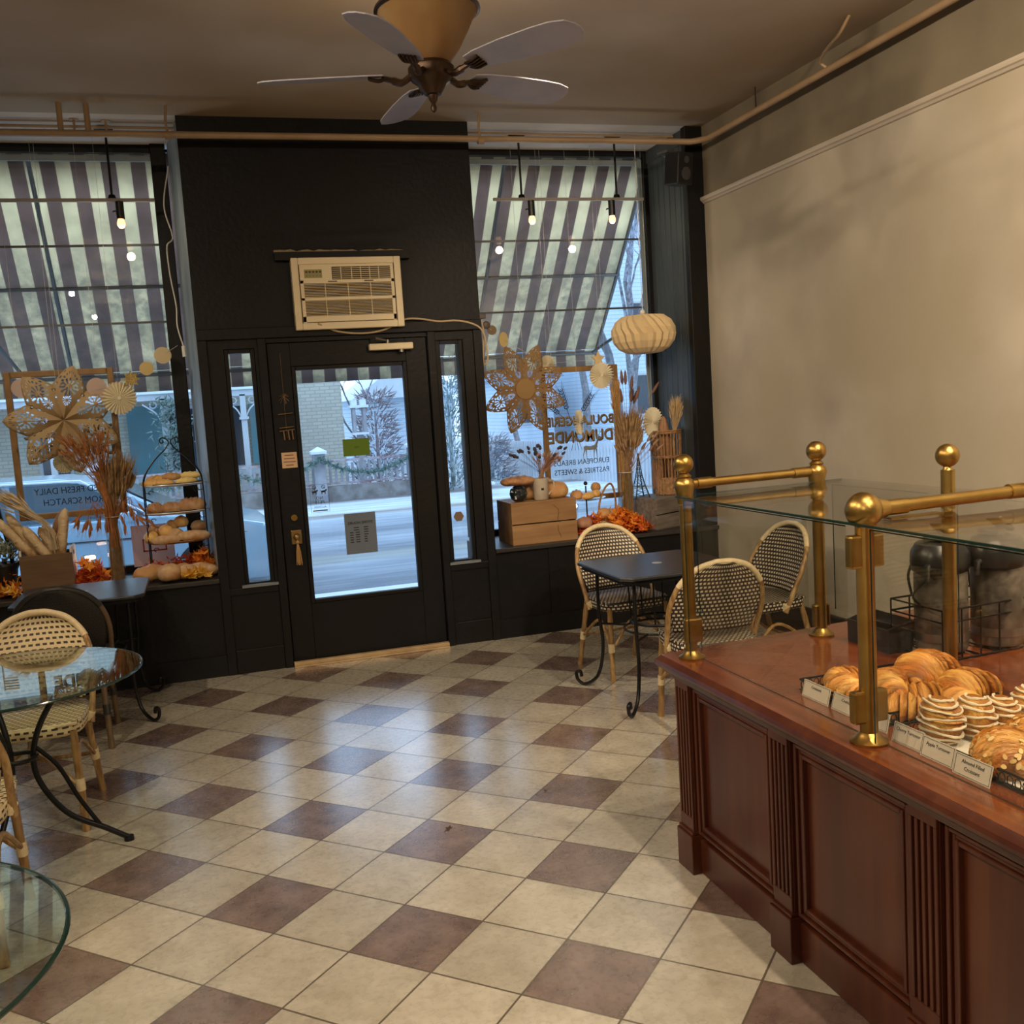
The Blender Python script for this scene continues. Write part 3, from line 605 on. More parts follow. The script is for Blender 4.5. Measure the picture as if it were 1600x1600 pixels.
for p in gp:
    for q in range(26):
        d = Vector((rnd.uniform(-1, 1), rnd.uniform(-1, .3), rnd.uniform(-1.1, .8))); d.normalize(); mb.tube([p, Vector(p) + d * rnd.uniform(.08, .16)], [.014, .003], 3)
mb.tube(gp, .03, 5)
tag(mb.build('evergreen_garland', mat('fir_green', (.05, .11, .07), .9, c2=(.25, .32, .30), scale=20)), 'green fir garland swagged along the picket fence across the street', 'garland')
ln = thing('post_lantern', 'snow-capped four-post lantern standing above the far fence', 'lantern', (3.53, 23.3, GZ))
mb = MB()
for dx in (-.12, .12):
    for dy in (-.1, .1): mb.box(dx - .035, dy - .028, 1.45, dx + .035, dy + .028, 2.02)
mb.build('lantern_post', FENCEP, ln, smooth=0); MB().box(-.22, -.17, 2.02, .22, .17, 2.08).box(-.17, -.12, 2.08, -.04, .1, 2.2).box(.04, -.12, 2.08, .17, .1, 2.2).build('lantern_roof', SNOW, ln, smooth=0)
MB().box(-.19, -.17, 1.40, .19, .17, 1.45).build('lantern_floor', SNOW, ln, smooth=0); MB().box(-.07, -.07, 0, .07, .07, 1.4).build('pole', FENCEP, ln, smooth=0)

# houses
bk = brick_mat('cream_brick', (.56, .50, .38), (.66, .59, .46), (.44, .41, .36), .24, .085, .012)
h = thing('brick_house', 'cream brick house with teal shutters across the street', 'house', (0, 0, 0))
MB().box(-9, 25, GZ, 3.40, 33, 6.4).build('wall', bk, h, smooth=0)
MB().prism([(-9.4, 24.6), (3.8, 24.6), (3.8, 33.4), (-9.4, 33.4)], 6.4, 6.6).build('roof', SNOW, h, smooth=0)
for x in (-3.2, -.4, .75):
    f = MB().box(x - .35, 24.93, .55, x + .35, 25.0, 2.1).build('window_frame', TRIMW, h, smooth=0); MB().box(x - .28, 24.9, .62, x + .28, 24.94, 2.03).build('pane', DARKGL, f, smooth=0)
MB().box(1.16, 24.92, .62, 1.6, 25, 2.06).build('shutter', SHUT, h, smooth=0); MB().box(-1.6, 24.92, .5, -.85, 25, 2.15).build('porch_door', SHUT, h, 'teal porch door', smooth=0)
MB().box(-9, 24.9, .38, 2.2, 25.0, .50).build('stone_course', TRIMW, h, smooth=0)
pr = thing('porch', 'white scrollwork porch with snowy roof in front of the brick house', 'porch', (0, 0, 0))
mb = MB(); mb.add([(-9, 22.9, 2.36), (1.55, 22.9, 2.36), (1.55, 24.95, 2.75), (-9, 24.95, 2.75), (-9, 22.9, 2.48), (1.55, 22.9, 2.48), (1.55, 24.95, 2.95), (-9, 24.95, 2.95)], [(0, 3, 2, 1), (4, 5, 6, 7), (0, 1, 5, 4), (1, 2, 6, 5), (2, 3, 7, 6), (3, 0, 4, 7)]); mb.build('roof', SNOW, pr, smooth=0)
MB().box(-9, 22.95, 2.22, 1.5, 23.05, 2.37).build('fascia', TRIMW, pr, smooth=0)
for x in (-5.2, -3.0, -.72, .95):
    c = MB().box(x - .06, 22.95, .1, x + .06, 23.07, 2.25).box(x - .1, 22.9, 1.7, x + .1, 23.1, 1.76); c.box(x - .1, 22.9, GZ, x + .1, 23.1, .25)
    for s in (-1, 1):
        c.tube(spline([(x + s * .05, 23, 1.75), (x + s * .16, 23, 1.95), (x + s * .42, 23, 2.15)], 5), .022, 4); c.tube([(x + s * .2 + .07 * cos(a / 8 * 2 * pi), 23, 2.12 + .07 * sin(a / 8 * 2 * pi)) for a in range(8)], .018, 4, closed=True)
    c.build('column', TRIMW, pr, smooth=0)
mb = MB()
for i in range(420):
    z = rnd.uniform(.3, 2.25); x = -.72 + rnd.gauss(.14, .17); d = Vector((rnd.uniform(-1, 1), rnd.uniform(-1, .2), rnd.uniform(-1, 1))).normalized(); mb.tube([(x, 22.85, z), Vector((x, 22.85, z)) + d * .14], [.02, .004], 3)
tag(mb.build('climbing_vine', mat('fir_green', (.05, .11, .07), .9)), 'green vine climbing the white porch column behind the parked car', 'vine')
clap = brick_mat('blue_white_siding', (.62, .70, .78), (.64, .72, .80), (.46, .54, .63), 9, .14, .014)
def house(name, label, x0, x1, y0, y1, z1, rz, roofc, wins, wm=clap):
    h = thing(name, label, 'house', (0, 0, 0)); MB().box(x0, y0, GZ, x1, y1, z1).build('wall', wm, h, smooth=0)
    xm = (x0 + x1) / 2; MB().add([(x0 - .4, y0 - .4, z1), (x1 + .4, y0 - .4, z1), (x1 + .4, y1 + .4, z1), (x0 - .4, y1 + .4, z1), (xm, y0 - .4, z1 + rz), (xm, y1 + .4, z1 + rz)], [(0, 1, 4), (1, 2, 5, 4), (2, 3, 5), (3, 0, 4, 5), (0, 3, 2, 1)]).build('roof', roofc, h, smooth=0)
    for (a, b, c, d) in wins:
        f = MB().box(a - .08, y0 - .07, b - .08, c + .08, y0, d + .08).build('window_frame', TRIMW, h, smooth=0); MB().box(a, y0 - .1, b, c, y0 - .06, d).build('pane', DARKGL, f, smooth=0)
SLATE = mat('blue_roof', (.12, .20, .30), .8, c2=(.35, .42, .50), scale=3)
house('garage', 'pale garage with a snowy blue roof seen through the door glass', 5.15, 8.2, 33, 38, 2.1, 1.3, SNOW, [])
house('clapboard_house', 'tall pale blue clapboard house behind the right window trees', 14.3, 22, 34, 42, 8.6, 2.5, SLATE, [(15.2, 1.0, 16.0, 2.4), (15.2, 3.6, 16.0, 5.0), (17.2, 3.6, 18, 5.0), (17.2, 1.0, 18, 2.4)])
house('distant_house', 'small house with a blue roof seen behind the white fence', 11.3, 13.2, 37, 42, 2.6, 1.2, SLATE, [(11.7, .9, 12.2, 1.9), (12.5, .9, 12.9, 1.9)])
wf = thing('white_picket_fence', 'white picket fence along the snowy driveway right of the door', 'fence', (0, 0, 0))
mb = MB(); A, B = Vector((7.4, 28.5, 0)), Vector((9.3, 17.0, 0)); n = 85
for i in range(n): p = A.lerp(B, i / n); mb.box(p.x - .02, p.y - .045, GZ, p.x + .02, p.y + .045, .68)
mb.build('pickets', FENCEW, wf, smooth=0); MB().tube([A + Vector((.03, 0, .5)), B + Vector((.03, 0, .5))], .035, 4).tube([A + Vector((.03, 0, 0)), B + Vector((.03, 0, 0))], .035, 4).build('rail', FENCEW, wf, smooth=0)
MB().box(5.9, 30.4, GZ, 7.5, 30.46, .75).build('fence_panel', FENCEW, wf, smooth=0)
mb = MB(); x = 2.9
def tree(name, label, loc, h, seed, r0=.14, m=BARK, spread=.5, depth=5, group=None, lean=0, twig=True):
    rn = random.Random(seed); a = MB(); b = MB()
    def br(p, d, L, r, k):
        pts = [p]; q = Vector(p); dd = Vector(d)
        for i in range(3): dd = (dd + Vector((rn.uniform(-.18, .18), rn.uniform(-.18, .18), rn.uniform(-.05, .14)))).normalized(); q = q + dd * L / 3; pts.append(q.copy())
        (a if k >= depth - 1 else b).tube(pts, [r, r * .9, r * .8, r * .66], 7 if k > 3 else 4 if k > 1 else 3)
        if k <= 0: return
        for i in range(rn.choice((2, 3)) if k > 1 else 3):
            nd = (dd + Vector((rn.uniform(-1, 1), rn.uniform(-1, 1), rn.uniform(-.25, .6))) * spread * 1.35).normalized()
            br(pts[-1] if i < 2 else pts[2], nd, L * rn.uniform(.62, .85), r * .62, k - 1)
    br(Vector((0, 0, 0)), Vector((lean, 0, 1)).normalized(), h * .34, r0, depth)
    t = thing(name, label, 'tree', loc, 0, group); a.build('trunk', m, t); b.build('branches', TWIG if twig else m, t, smooth=0)
tree('bare_tree', 'thick bare tree trunk rising outside the right window glass', (6.05, 14.0, GZ), 7.5, 11, .095, lean=.02, depth=6)
tree('bare_tree', 'bare tree with upward branches behind the white fence', (11.6, 26, GZ), 8, 5, .13, depth=6)
tree('bare_tree', 'bare tree in front of the tall clapboard house', (13.0, 28.5, GZ), 9, 8, .15, depth=6)
tree('bare_tree', 'slender bare tree beside the brick house corner', (5.0, 23.8, GZ), 4.6, 21, .045, depth=6, spread=.55)
tree('bare_tree', 'small bare tree full of twigs behind the post lantern', (4.0, 26.5, GZ), 4.4, 23, .05, depth=6, spread=.6)
tree('bare_tree', 'tall bare tree seen past the end of the awning', (9.0, 22.5, GZ), 9.5, 31, .11, depth=6, spread=.45)
tree('bare_tree', 'bare tree behind the small blue-roofed house', (12.3, 46, GZ), 9, 41, .14, depth=6, spread=.55)
tree('bare_tree', 'bare tree directly behind the shop lettering', (9.9, 31, GZ), 8, 43, .10, depth=6, spread=.55)
tree('bare_tree', 'bare tree between the garage and the white fence', (9.2, 33.5, GZ), 8, 47, .11, depth=6, spread=.55)
def shrub(name, label, loc, r, h, n, m, seed):
    rn = random.Random(seed); b = MB()
    for i in range(n):
        a = rn.uniform(0, 2 * pi); z = rn.uniform(0, 1); rr = r * math.sqrt(rn.random()) * (1 - .35 * z); p = Vector((rr * cos(a), rr * sin(a), z * h)); d = Vector((cos(a) * .6, sin(a) * .6, rn.uniform(-.2, .8))).normalized(); b.tube([p, p + d * .22], [.018, .004], 3)
    b.tube([(0, 0, 0), (0, 0, h * .8)], [.06, .02], 6); o = b.build(name, m, smooth=0); o.location = loc; tag(o, label, 'shrub')
shrub('snowy_evergreen', 'snow-dusted evergreen shrub seen through the right sidelight', (5.6, 23, GZ), .9, 2.9, 1500, mat('frosted_green', (.10, .17, .15), .9, c2=(.5, .58, .62), scale=6), 4)
shrub('snowy_bush', 'small frosted bush in front of the white picket fence', (7.0, 24.5, GZ), .6, 1.1, 500, TWIG, 6)
shrub('hedge_bush', 'tangled twiggy bush at the brick house corner', (4.3, 25.6, GZ), .65, 2.4, 800, mat('rosy_twigs', (.24, .15, .15), .9, c2=(.45, .42, .45), scale=9), 8)
t = thing('yard_bench', 'white slatted bench in the snow seen through the right sidelight', 'bench', (5.55, 20.6, GZ))
MB().box(-.28, 0, .35, .28, .04, .40).box(-.28, 0, .75, .28, .04, .8).box(-.28, 0, 0, -.22, .05, .8).box(.22, 0, 0, .28, .05, .8).build('bench_back', FENCEW, t, smooth=0); MB().box(-.28, -.35, .22, .28, 0, .27).build('seat', SNOW, t, smooth=0)

# ================================================================ counter
CT = thing('display_counter', 'mahogany display counter with fluted pilasters and recessed panels', 'counter', (0, 0, 0))
CX = 1.53; CE = 3.13; CB = -1.0
MB().box(CX + .02, CB, 0, 2.9, CE - .02, .70).build('carcass', MAHOG, CT, smooth=0)
MB().box(CX + .002, CB, 0, CX + .03, CE - .01, .125).build('base_board', MAHOG, CT, smooth=0, bevel=.004)
pil = [3.085 - .61 * i for i in range(7)]
for yc in pil:
    p = MB(); hw = .048
    p.box(CX - .012, yc - hw, .15, CX + .03, yc + hw, .70)
    nf = 4; wdt = 2 * hw / (2 * nf + 1)
    for i in range(nf + 1): p.box(CX - .020, yc - hw + 2 * i * wdt, .20, CX - .011, yc - hw + (2 * i + 1) * wdt, .655)
    p.box(CX - .020, yc - hw, .15, CX - .011, yc + hw, .20).box(CX - .020, yc - hw, .655, CX - .011, yc + hw, .70)
    p.build('pilaster', MAHOG, CT, smooth=0, bevel=.0022)
    MB().box(CX - .033, yc - hw - .008, 0, CX + .03, yc + hw + .008, .14).box(CX - .027, yc - hw - .004, .14, CX + .03, yc + hw + .004, .152).build('plinth', MAHOG, CT, smooth=0, bevel=.003)
for a, b in zip(pil[:-1], pil[1:]):
    y1_, y0_ = a - .048 - .012, b + .048 + .012
    f = MB(); x = CX
    for (i0, d0, d1) in ((0, -.008, .02), (.014, .000, .02), (.026, -.004, .02)):
        g = i0; t_ = .012
        f.box(x + d0, y0_ + g, .15 + g, x + d1, y0_ + g + t_, .67 - g); f.box(x + d0, y1_ - g - t_, .15 + g, x + d1, y1_ - g, .67 - g)
        f.box(x + d0, y0_ + g + t_, .15 + g, x + d1, y1_ - g - t_, .15 + g + t_); f.box(x + d0, y0_ + g + t_, .67 - g - t_, x + d1, y1_ - g - t_, .67 - g)
    f.build('panel_moulding', MAHOG, CT, smooth=0, bevel=.003)
    MB().box(CX + .012, y0_ + .03, .18, CX + .022, y1_ - .03, .64).build('recessed_panel', MAHOG, CT, smooth=0)
prof = [(0, .68), (.022, .68), (.026, .695), (.040, .700), (.044, .712), (.056, .716), (.066, .724), (.070, .735), (.066, .746), (.058, .752), (.050, .760), (0, .760)]
mb = MB(); V = []; px0 = CX
path = [(px0, CB, 0), (px0, CE, 1)]
for (d, z) in prof: V.append((px0 - d, CB, z))
for (d, z) in prof: V.append((px0 - d, CE + d * .8, z))
for (d, z) in prof: V.append((3.0, CE + d * .8 + .15, z))
k = len(prof); F = []
for s_ in range(2):
    for i in range(k - 1): F.append((s_ * k + i, (s_ + 1) * k + i, (s_ + 1) * k + i + 1, s_ * k + i + 1))
mb.add(V, F).build('cornice', MAHOG, CT, smooth=30)
MB().prism([(CX - .048, CB), (3.0, CB), (3.0, CE + .19), (CX - .048, CE + .045)], .745, .7605).build('countertop', MAHOGT, CT, smooth=0)
MB().box(CX + .045, CB, .7606, CX + .052, CE - .02, .7612).build('inlay_line', DARKWOOD, CT, smooth=0)
CZ = .761

# brass sneeze-guard
GD = thing('brass_glass_guard', 'brass post and glass guard standing on the mahogany counter', 'sneeze guard', (0, 0, CZ))
def post(x, y, name, top, joint=True, ball=.036, clamps=()):
    p = MB(); r = .021
    p.lathe([(.001, 0), (.045, 0), (.046, .006), (.034, .012), (.027, .022), (r, .028), (r, top), (.001, top)], (x, y, 0), 28)
    o = p.build('post', BRASS, GD)
    c = MB()
    if joint: c.lathe([(r, top - .05), (r + .005, top - .045), (r + .007, top - .02), (.031, top), (.037, top + .018), (.031, top + .034), (.022, top + .042), (.026, top + .048), (.019, top + .055), (.012, top + .062), (.001, top + .063)], (x, y, 0), 28)
    else: c.lathe([(r, top - .006), (.014, top + .004), (.012, top + .014), (.001, top + .014)], (x, y, 0), 24)
    b0 = top + (.060 if joint else .012) + ball * .9
    c.sphere((x, y, b0), ball, 26, 16); c.build('ball_finial', BRASS, GD)
    for z, sx, sy in clamps:
        MB().box(x - (.012 if sy else .032), y - (.032 if sy else .012), z - .045, x + (.012 if sy else .032), y + (.032 if sy else .012), z + .045).cyl((x + .028 * (1 if sx > 0 else -1), y - .018, z), .005, .004, 10).build('glass_clamp', BRASS, GD, smooth=30, bevel=.005)
T = 1.345 - CZ
post(1.553, 3.075, 'a', T, True, .034)
post(2.105, 3.12, 'b', T, True, .036)
post(2.17, 2.53, 'c', T + .045, False, .036)
p = MB(); r = .0225; p.lathe([(.001, 0), (.048, 0), (.049, .006), (.036, .012), (.029, .022), (r, .028), (r, T - .02), (.03, T - .01), (.001, T)], (1.555, 2.11, 0), 28); p.build('post', BRASS, GD)
MB().sphere((1.555, 2.11, T + .012), .046, 28, 18).tube([(1.59, 2.11, T + .012), (1.62, 2.11, T + .012)], [.03, .022], 20).build('ball_joint', BRASS, GD)
post(2.105, 2.11, 'e', T, True, .036)
post(1.555, .9, 'f', T, True, .034)
MB().tube([(1.555, 3.075, T + .02), (2.105, 3.12, T + .02)], .0155, 16).tube([(1.60, 3.079, T + .02), (1.66, 3.084, T + .02)], .019, 16).tube([(2.0, 3.112, T + .02), (2.07, 3.118, T + .02)], .019, 16).build('rail', BRASS, GD)
MB().tube([(1.56, 2.11, T + .012), (2.105, 2.11, T + .02)], .0165, 16).tube([(1.62, 2.11, T + .012), (1.68, 2.11, T + .013)], .020, 16).tube([(2.0, 2.11, T + .02), (2.07, 2.11, T + .02)], .020, 16).build('rail', BRASS, GD)
for (x, y, z, q) in ((1.555, 2.11, T - .09, .05), (1.555, 2.11, .095, .05), (1.557, 3.065, .10, .032), (2.105, 3.12, .075, .032)):
    MB().box(x - q, y - .014, z - .042, x + q, y + .014, z + .042).build('glass_clamp', BRASS, GD, smooth=0, bevel=.006)
MB().box(1.62, 2.09, T - .02, 1.78, 2.12, T - .012).build('shelf_bracket', BRASS, GD, smooth=0)
gt = .006
def pane(name, a, b, z0, z1, label=None):
    a = Vector((*a, 0)); b = Vector((*b, 0)); n = Vector((-(b - a).y, (b - a).x, 0)).normalized() * gt / 2
    mb = MB(); P = [a + n, b + n, b - n, a - n]; mb.prism([(q.x, q.y) for q in P], z0, z1); o = mb.build(name, CLEARG, GD, label, smooth=0)
    e = MB(); e.tube([(a.x, a.y, z1), (b.x, b.y, z1)], gt * .35, 4); e.tube([(a.x, a.y, z0), (a.x, a.y, z1)], gt * .3, 4); e.build('glass_edge', GEDGE, o, smooth=0)
pane('glass_front', (1.535, 3.05), (1.535, 2.16), .015, T - .03)
pane('glass_front', (1.535, 2.06), (1.535, .92), .015, T - .03)
pane('glass_side', (1.60, 3.09), (2.06, 3.13), .015, T - .03)
pane('glass_back', (2.14, 3.08), (2.15, 2.60), .1, T - .03)
pane('glass_back', (2.16, 2.48), (2.16, 2.0), .1, T - .03)
mb = MB(); mb.prism([(1.515, .9), (2.2, .9), (2.2, 3.11), (1.515, 3.065)], T - .022, T - .014); o = mb.build('glass_top', CLEARG, GD, smooth=0)
MB().tube([(1.515, .9, T - .018), (1.515, 3.065, T - .018), (2.2, 3.11, T - .018)], .0042, 4).build('glass_edge', GEDGE, o, smooth=0)

# trays, cards
def tray(label, x0, y0, x1, y1, rz=0):
    t = thing('bread_tray', label, 'tray', (x0, y0, CZ), rz); W, D = x1 - x0, y1 - y0; h = .035
    mb = MB(); mb.tube([(0, 0, h), (W, 0, h), (W, D, h), (0, D, h)], .0035, 6, closed=True); mb.tube([(0, 0, .004), (W, 0, .004), (W, D, .004), (0, D, .004)], .0035, 6, closed=True)
    mb.box(0, 0, .001, W, D, .004); mb.build('wire_rim', IRON, t)
    s = MB(); n = int(D / .022)
    for X in (0, W):
        for i in range(n): y = D * (i + .5) / n; s.tube([(X, y + .009 * cos(a * pi / 4), .019 + .012 * sin(a * pi / 4)) for a in range(8)], .0016, 4, closed=True)
    n = int(W / .022)
    for Y in (0, D):
        for i in range(n): x = W * (i + .5) / n; s.tube([(x + .009 * cos(a * pi / 4), Y, .019 + .012 * sin(a * pi / 4)) for a in range(8)], .0016, 4, closed=True)
    s.build('scroll_sides', IRON, t, smooth=0); MB().prism([(.012, .012), (W - .012, .012), (W - .012, D - .012), (.012, D - .012)], .0045, .006).build('liner_paper', mat('liner', (.62, .58, .50), .8), t, smooth=0)
    return t
tray('black scrollwork wire tray of croissants farther from the camera', 1.655, 2.185, 2.03, 2.57)
tray('black scrollwork wire tray of iced turnovers nearer the camera', 1.632, 1.60, 2.06, 2.10)
def card(label, y0, y1, x, lines, tilt=.25, h=.05, x1=None):
    t = thing('price_card', label, 'card', (x, (y0 + y1) / 2, CZ)); wd = y1 - y0
    M_ = Matrix.Rotation(-pi / 2, 4, 'Z') @ Matrix.Rotation(tilt, 4, 'X')
    c = MB().box(-wd / 2, 0, 0, wd / 2, .0015, h); c.box(-wd / 2, 0, 0, wd / 2, .0015, h); c.v = c.v[:8]; c.f = c.f[:6]; c.xform(Matrix.Rotation(-pi / 2, 4, 'Z') @ Matrix.Rotation(-tilt, 4, 'X')).build('card', CARDW, t, smooth=0)
    b = MB(); q = .003
    for (a0, b0, a1, b1) in ((-wd / 2 + q, q, wd / 2 - q, q + .0008), (-wd / 2 + q, h - q, wd / 2 - q, h - q + .0008), (-wd / 2 + q, q, -wd / 2 + q + .0008, h - q), (wd / 2 - q - .0008, q, wd / 2 - q, h - q)): b.box(a0, -.0006, b0, a1, 0, b1)
    tx = text_mb(lines, .0125, depth=.0002); tx.xform(Matrix.Translation((0, -.0006, h * .62)))
    b.add(tx.v, tx.f); b.xform(Matrix.Rotation(-pi / 2, 4, 'Z') @ Matrix.Rotation(-tilt, 4, 'X')).build('printed_lettering', INK, t, smooth=0)
card('white price card at the far front end of the croissant tray', 2.40, 2.53, 1.632, ['Croissant'])
card('white price card in the middle of the croissant tray front', 2.255, 2.385, 1.632, ['Croissant'])
card('white price card of the croissant tray partly behind the brass post', 2.14, 2.245, 1.63, ['Almond'])
card('white Cherry Turnover price card, farthest of the near tray', 1.988, 2.098, 1.612, ['Cherry Turnover'])
card('white Apple Turnover price card, middle one of the near tray', 1.872, 1.982, 1.604, ['Apple Turnover'])
card('white Almond Croissant price card, nearest of the near tray', 1.745, 1.860, 1.594, ['Almond Filled', 'Croissant'])

# ---------------------------------------------------------------- baked goods
def croissant_mb(L=.15, r=.036, seed=0, bend=.05, ridges=8):
    mb = MB(); mb.uv = []; n = 88; m = 20; V = []
    for i in range(n + 1):
        t = -1 + 2 * i / n; x = t * L / 2; yy = -bend * t * t; env = max(1 - abs(t) ** 2.4, .03) ** .6
        ph = (abs(t) * ridges / 2 + .25) % 1; rid = .90 + .30 * (1 - ph) ** 1.4
        R_ = r * env * rid
        for j in range(m):
            a = 2 * pi * j / m; nz = noise.noise(Vector((x * 60 + seed, cos(a) * 2, sin(a) * 2))) * .06
            V.append((x + .006 * cos(a) * (1 if t > 0 else -1), yy + R_ * 1.15 * cos(a) * (1 + nz), max(-.62 * r, R_ * sin(a) * (1 + nz)) + .62 * r)); mb.uv.append((ph, a))
    F = [(i * m + j, (i + 1) * m + j, (i + 1) * m + (j + 1) % m, i * m + (j + 1) % m) for i in range(n) for j in range(m)]
    F += [tuple(range(m)), tuple(n * m + j for j in range(m))[::-1]]
    return mb.add(V, F)
TZ = CZ + .007
cro = [
 ((1.712, 2.43, 0), 1.2, 1.0, 'small golden croissant at the far left end of the tray'),
 ((1.712, 2.305, 0), 1.9, .95, 'croissant partly hidden behind the brass post base'),
 ((1.835, 2.385, 0), .5, 1.15, 'round plump croissant at the back of the far tray, just right of the brass post'),
 ((1.722, 2.225, 0), 2.3, 1.0, 'croissant at the near corner of the far tray with curled end'),
 ((1.955, 2.40, .012), .35, 1.45, 'largest croissant, highest at the back of the far tray'),
 ((1.835, 2.255, .0), 2.7, 1.05, 'glossy nut-topped croissant in the middle of the far tray'),
 ((1.975, 2.255, .0), .2, 1.30, 'broad croissant at the right end of the far tray'),
 ((1.755, 2.50, .0), .1, 1.0, 'croissant at the back left of the far tray, seen left of the brass post'),
 ((1.905, 2.20, .0), 1.2, .95, 'small croissant at the near edge of the far tray behind the iced turnovers'),
 ((1.77, 2.33, .03), .9, 1.0, 'croissant resting on top of the others in the far tray'),
]
for i, (p, rz, s, lb) in enumerate(cro):
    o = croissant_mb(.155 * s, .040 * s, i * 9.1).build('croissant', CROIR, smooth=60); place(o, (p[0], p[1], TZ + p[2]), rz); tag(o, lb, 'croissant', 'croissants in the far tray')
tn = [((1.700, 2.02, 0), .1, 1.15, 'iced turnover with thick white icing stripes, leftmost in the near tray'), ((1.79, 2.005, 0), .0, 1.1, 'narrow iced turnover standing second from the left in the near tray'), ((1.865, 1.995, 0), -.1, 1.0, 'iced turnover standing third from the left behind the almond croissant'), ((1.965, 2.00, 0), .1, 1.1, 'iced turnover at the right edge of the picture')]
for i, (p, rz, s, lb) in enumerate(tn):
    t = thing('iced_turnover', lb, 'pastry', (p[0], p[1], TZ), rz, 'iced turnovers in the near tray')
    mb = MB(); n, m = 26, 18; V = []
    Lz, W_, D_ = .098 * s, .035 * s, .052 * s
    def sp(u, v, k=1.0):
        x = W_ * k * cos(v) * sin(u) ** .7; y = D_ * k * sin(v) * sin(u) ** .7; z = Lz / 2 - Lz / 2 * k * cos(u)
        q = 1 + .07 * sin(z * 520) ; return (x * q, y * q, z)
    for a in range(n + 1):
        u = pi * max(.02, min(.98, a / n))
        for b in range(m): V.append(sp(u, 2 * pi * b / m))
    F = [(a * m + b, a * m + (b + 1) % m, (a + 1) * m + (b + 1) % m, (a + 1) * m + b) for a in range(n) for b in range(m)] + [tuple(range(m))[::-1], tuple(n * m + b for b in range(m))]
    mb.add(V, F).build('pastry', CROI, t, smooth=70)
    ic = MB(); rn = random.Random(i)
    for q in range(8):
        zc = .14 + .74 * q / 7; pts = []
        for b in range(15):
            v = -pi * 1.42 + pi * 1.25 * b / 14; u = pi * min(.96, max(.05, zc + .018 * sin(b * .7 + q * 2) + rn.uniform(-.006, .006))); x_, y_, z_ = sp(u, v, 1.03); pts.append((x_, y_, z_))
        ic.tube(pts, [rn.uniform(.0024, .0046) for _ in pts], 6)
    ic.build('icing_stripes', ICING, t)
for (p, rz, s, lb) in (((1.690, 1.80, 0), 1.1, 1.25, 'almond croissant covered in flaked almonds, nearest pastry in the near tray'), ((1.835, 1.86, 0), .9, 1.15, 'almond croissant at the right edge of the picture behind the nearest one')):
    t = thing('almond_croissant', lb, 'croissant', (p[0], p[1], TZ), rz, 'almond croissants in the near tray')
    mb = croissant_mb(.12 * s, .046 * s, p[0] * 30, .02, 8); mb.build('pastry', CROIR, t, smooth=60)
    fl = MB(); rn = random.Random(int(p[0] * 1000))
    for q in range(150):
        v = mb.v[rn.randrange(len(mb.v))]
        if v[2] < .030: continue
        c = Vector(v); nrm = Vector((v[0] * .3, v[1] + .02 * (v[0] / .07) ** 2, v[2] - .028)).normalized(); tq = nrm.to_track_quat('Z', 'Y').to_matrix() @ Matrix.Rotation(rn.uniform(0, 6), 3, 'Z') @ Matrix.Rotation(rn.uniform(-.4, .4), 3, 'X')
        P = [c + nrm * .0045 + tq @ Vector((.0085 * cos(a * pi / 4), .005 * sin(a * pi / 4), 0)) for a in range(8)]; P2 = [q_ + nrm * .001 for q_ in P]
        fl.add(P + P2, [tuple(range(8))[::-1], tuple(range(8, 16))] + [(a, (a + 1) % 8, (a + 1) % 8 + 8, a + 8) for a in range(8)])
    fl.build('almond_topping', ALM, t, smooth=0)

# ---------------------------------------------------------------- airpots, rack and box at the back of the counter
def airpot(label, x, y, rz, s=1):
    t = thing('airpot', label, 'coffee dispenser', (x, y, CZ + .012), rz, 'airpots at the back of the counter')
    MB().lathe([(.001, 0), (.070, 0), (.074, .01), (.074, .23), (.070, .245), (.001, .245)], n=36).build('body', POTGRAPH, t)
    MB().lathe([(.0745, .03), (.0755, .03), (.0755, .055), (.0745, .055)], n=36).build('steel_band', STEEL, t)
    lid = MB(); lid.lathe([(.070, .235), (.078, .245), (.082, .27), (.080, .30), (.066, .325), (.030, .335), (.001, .337)], n=36, fn=lambda r_, z_, a: (r_ * (1 + .30 * max(0, cos(a)) ** 3 * (1 if .24 < z_ < .33 else .4)), z_)); lid.build('lid', PLASTB, t)
    MB().tube([(.075, 0, .27), (.115, 0, .262), (.118, 0, .225)], [.012, .010, .007], 10).build('spout', PLASTB, t)
    MB().obox((-.02, 0, .365), .10, .045, .012, Matrix.Rotation(-.5, 3, 'Y')).obox((.03, 0, .345), .05, .06, .02).build('pump_lever', STEEL, t, 'metal pump lever', bevel=.003)
    MB().tube(spline([(0, -.080, .26), (-.02, -.10, .21), (-.02, -.09, .15)], 5), .004, 6).build('carry_handle', PLASTB, t); return t
for lb, x, y, q in (('black airpot on the left, behind the back brass post', 2.305, 2.73, 3.7), ('black airpot with raised steel pump lever at the right edge', 2.51, 2.70, 3.5)):
    o = airpot(lb, x, y, q); o.scale = (1.14, 1.14, 1.10)
t = thing('airpot_rack', 'black wire rack holding the airpots', 'rack', (2.20, 2.60, CZ)); W, D = .56, .25
mb = MB()
for z in (.005, .13, .17): mb.tube([(0, 0, z), (W, .04, z), (W, D + .04, z), (0, D, z)], .0035, 6, closed=True)
for i in range(8):
    x = W * i / 7; mb.tube([(x, .04 * i / 7, .005), (x, .04 * i / 7, .17)], .003, 5); mb.tube([(x, D + .04 * i / 7, .005), (x, D + .04 * i / 7, .17)], .003, 5); mb.tube([(x, .04 * i / 7, .005), (x, D + .04 * i / 7, .005)], .003, 5)
mb.tube(spline([(0, .1, .17), (-.03, .1, .21), (.02, .1, .25)], 5), .004, 6); mb.build('wire_frame', IRON, t)
t = thing('black_caddy', 'black box with sloping sides left of the airpots', 'box', (2.135, 2.78, CZ))
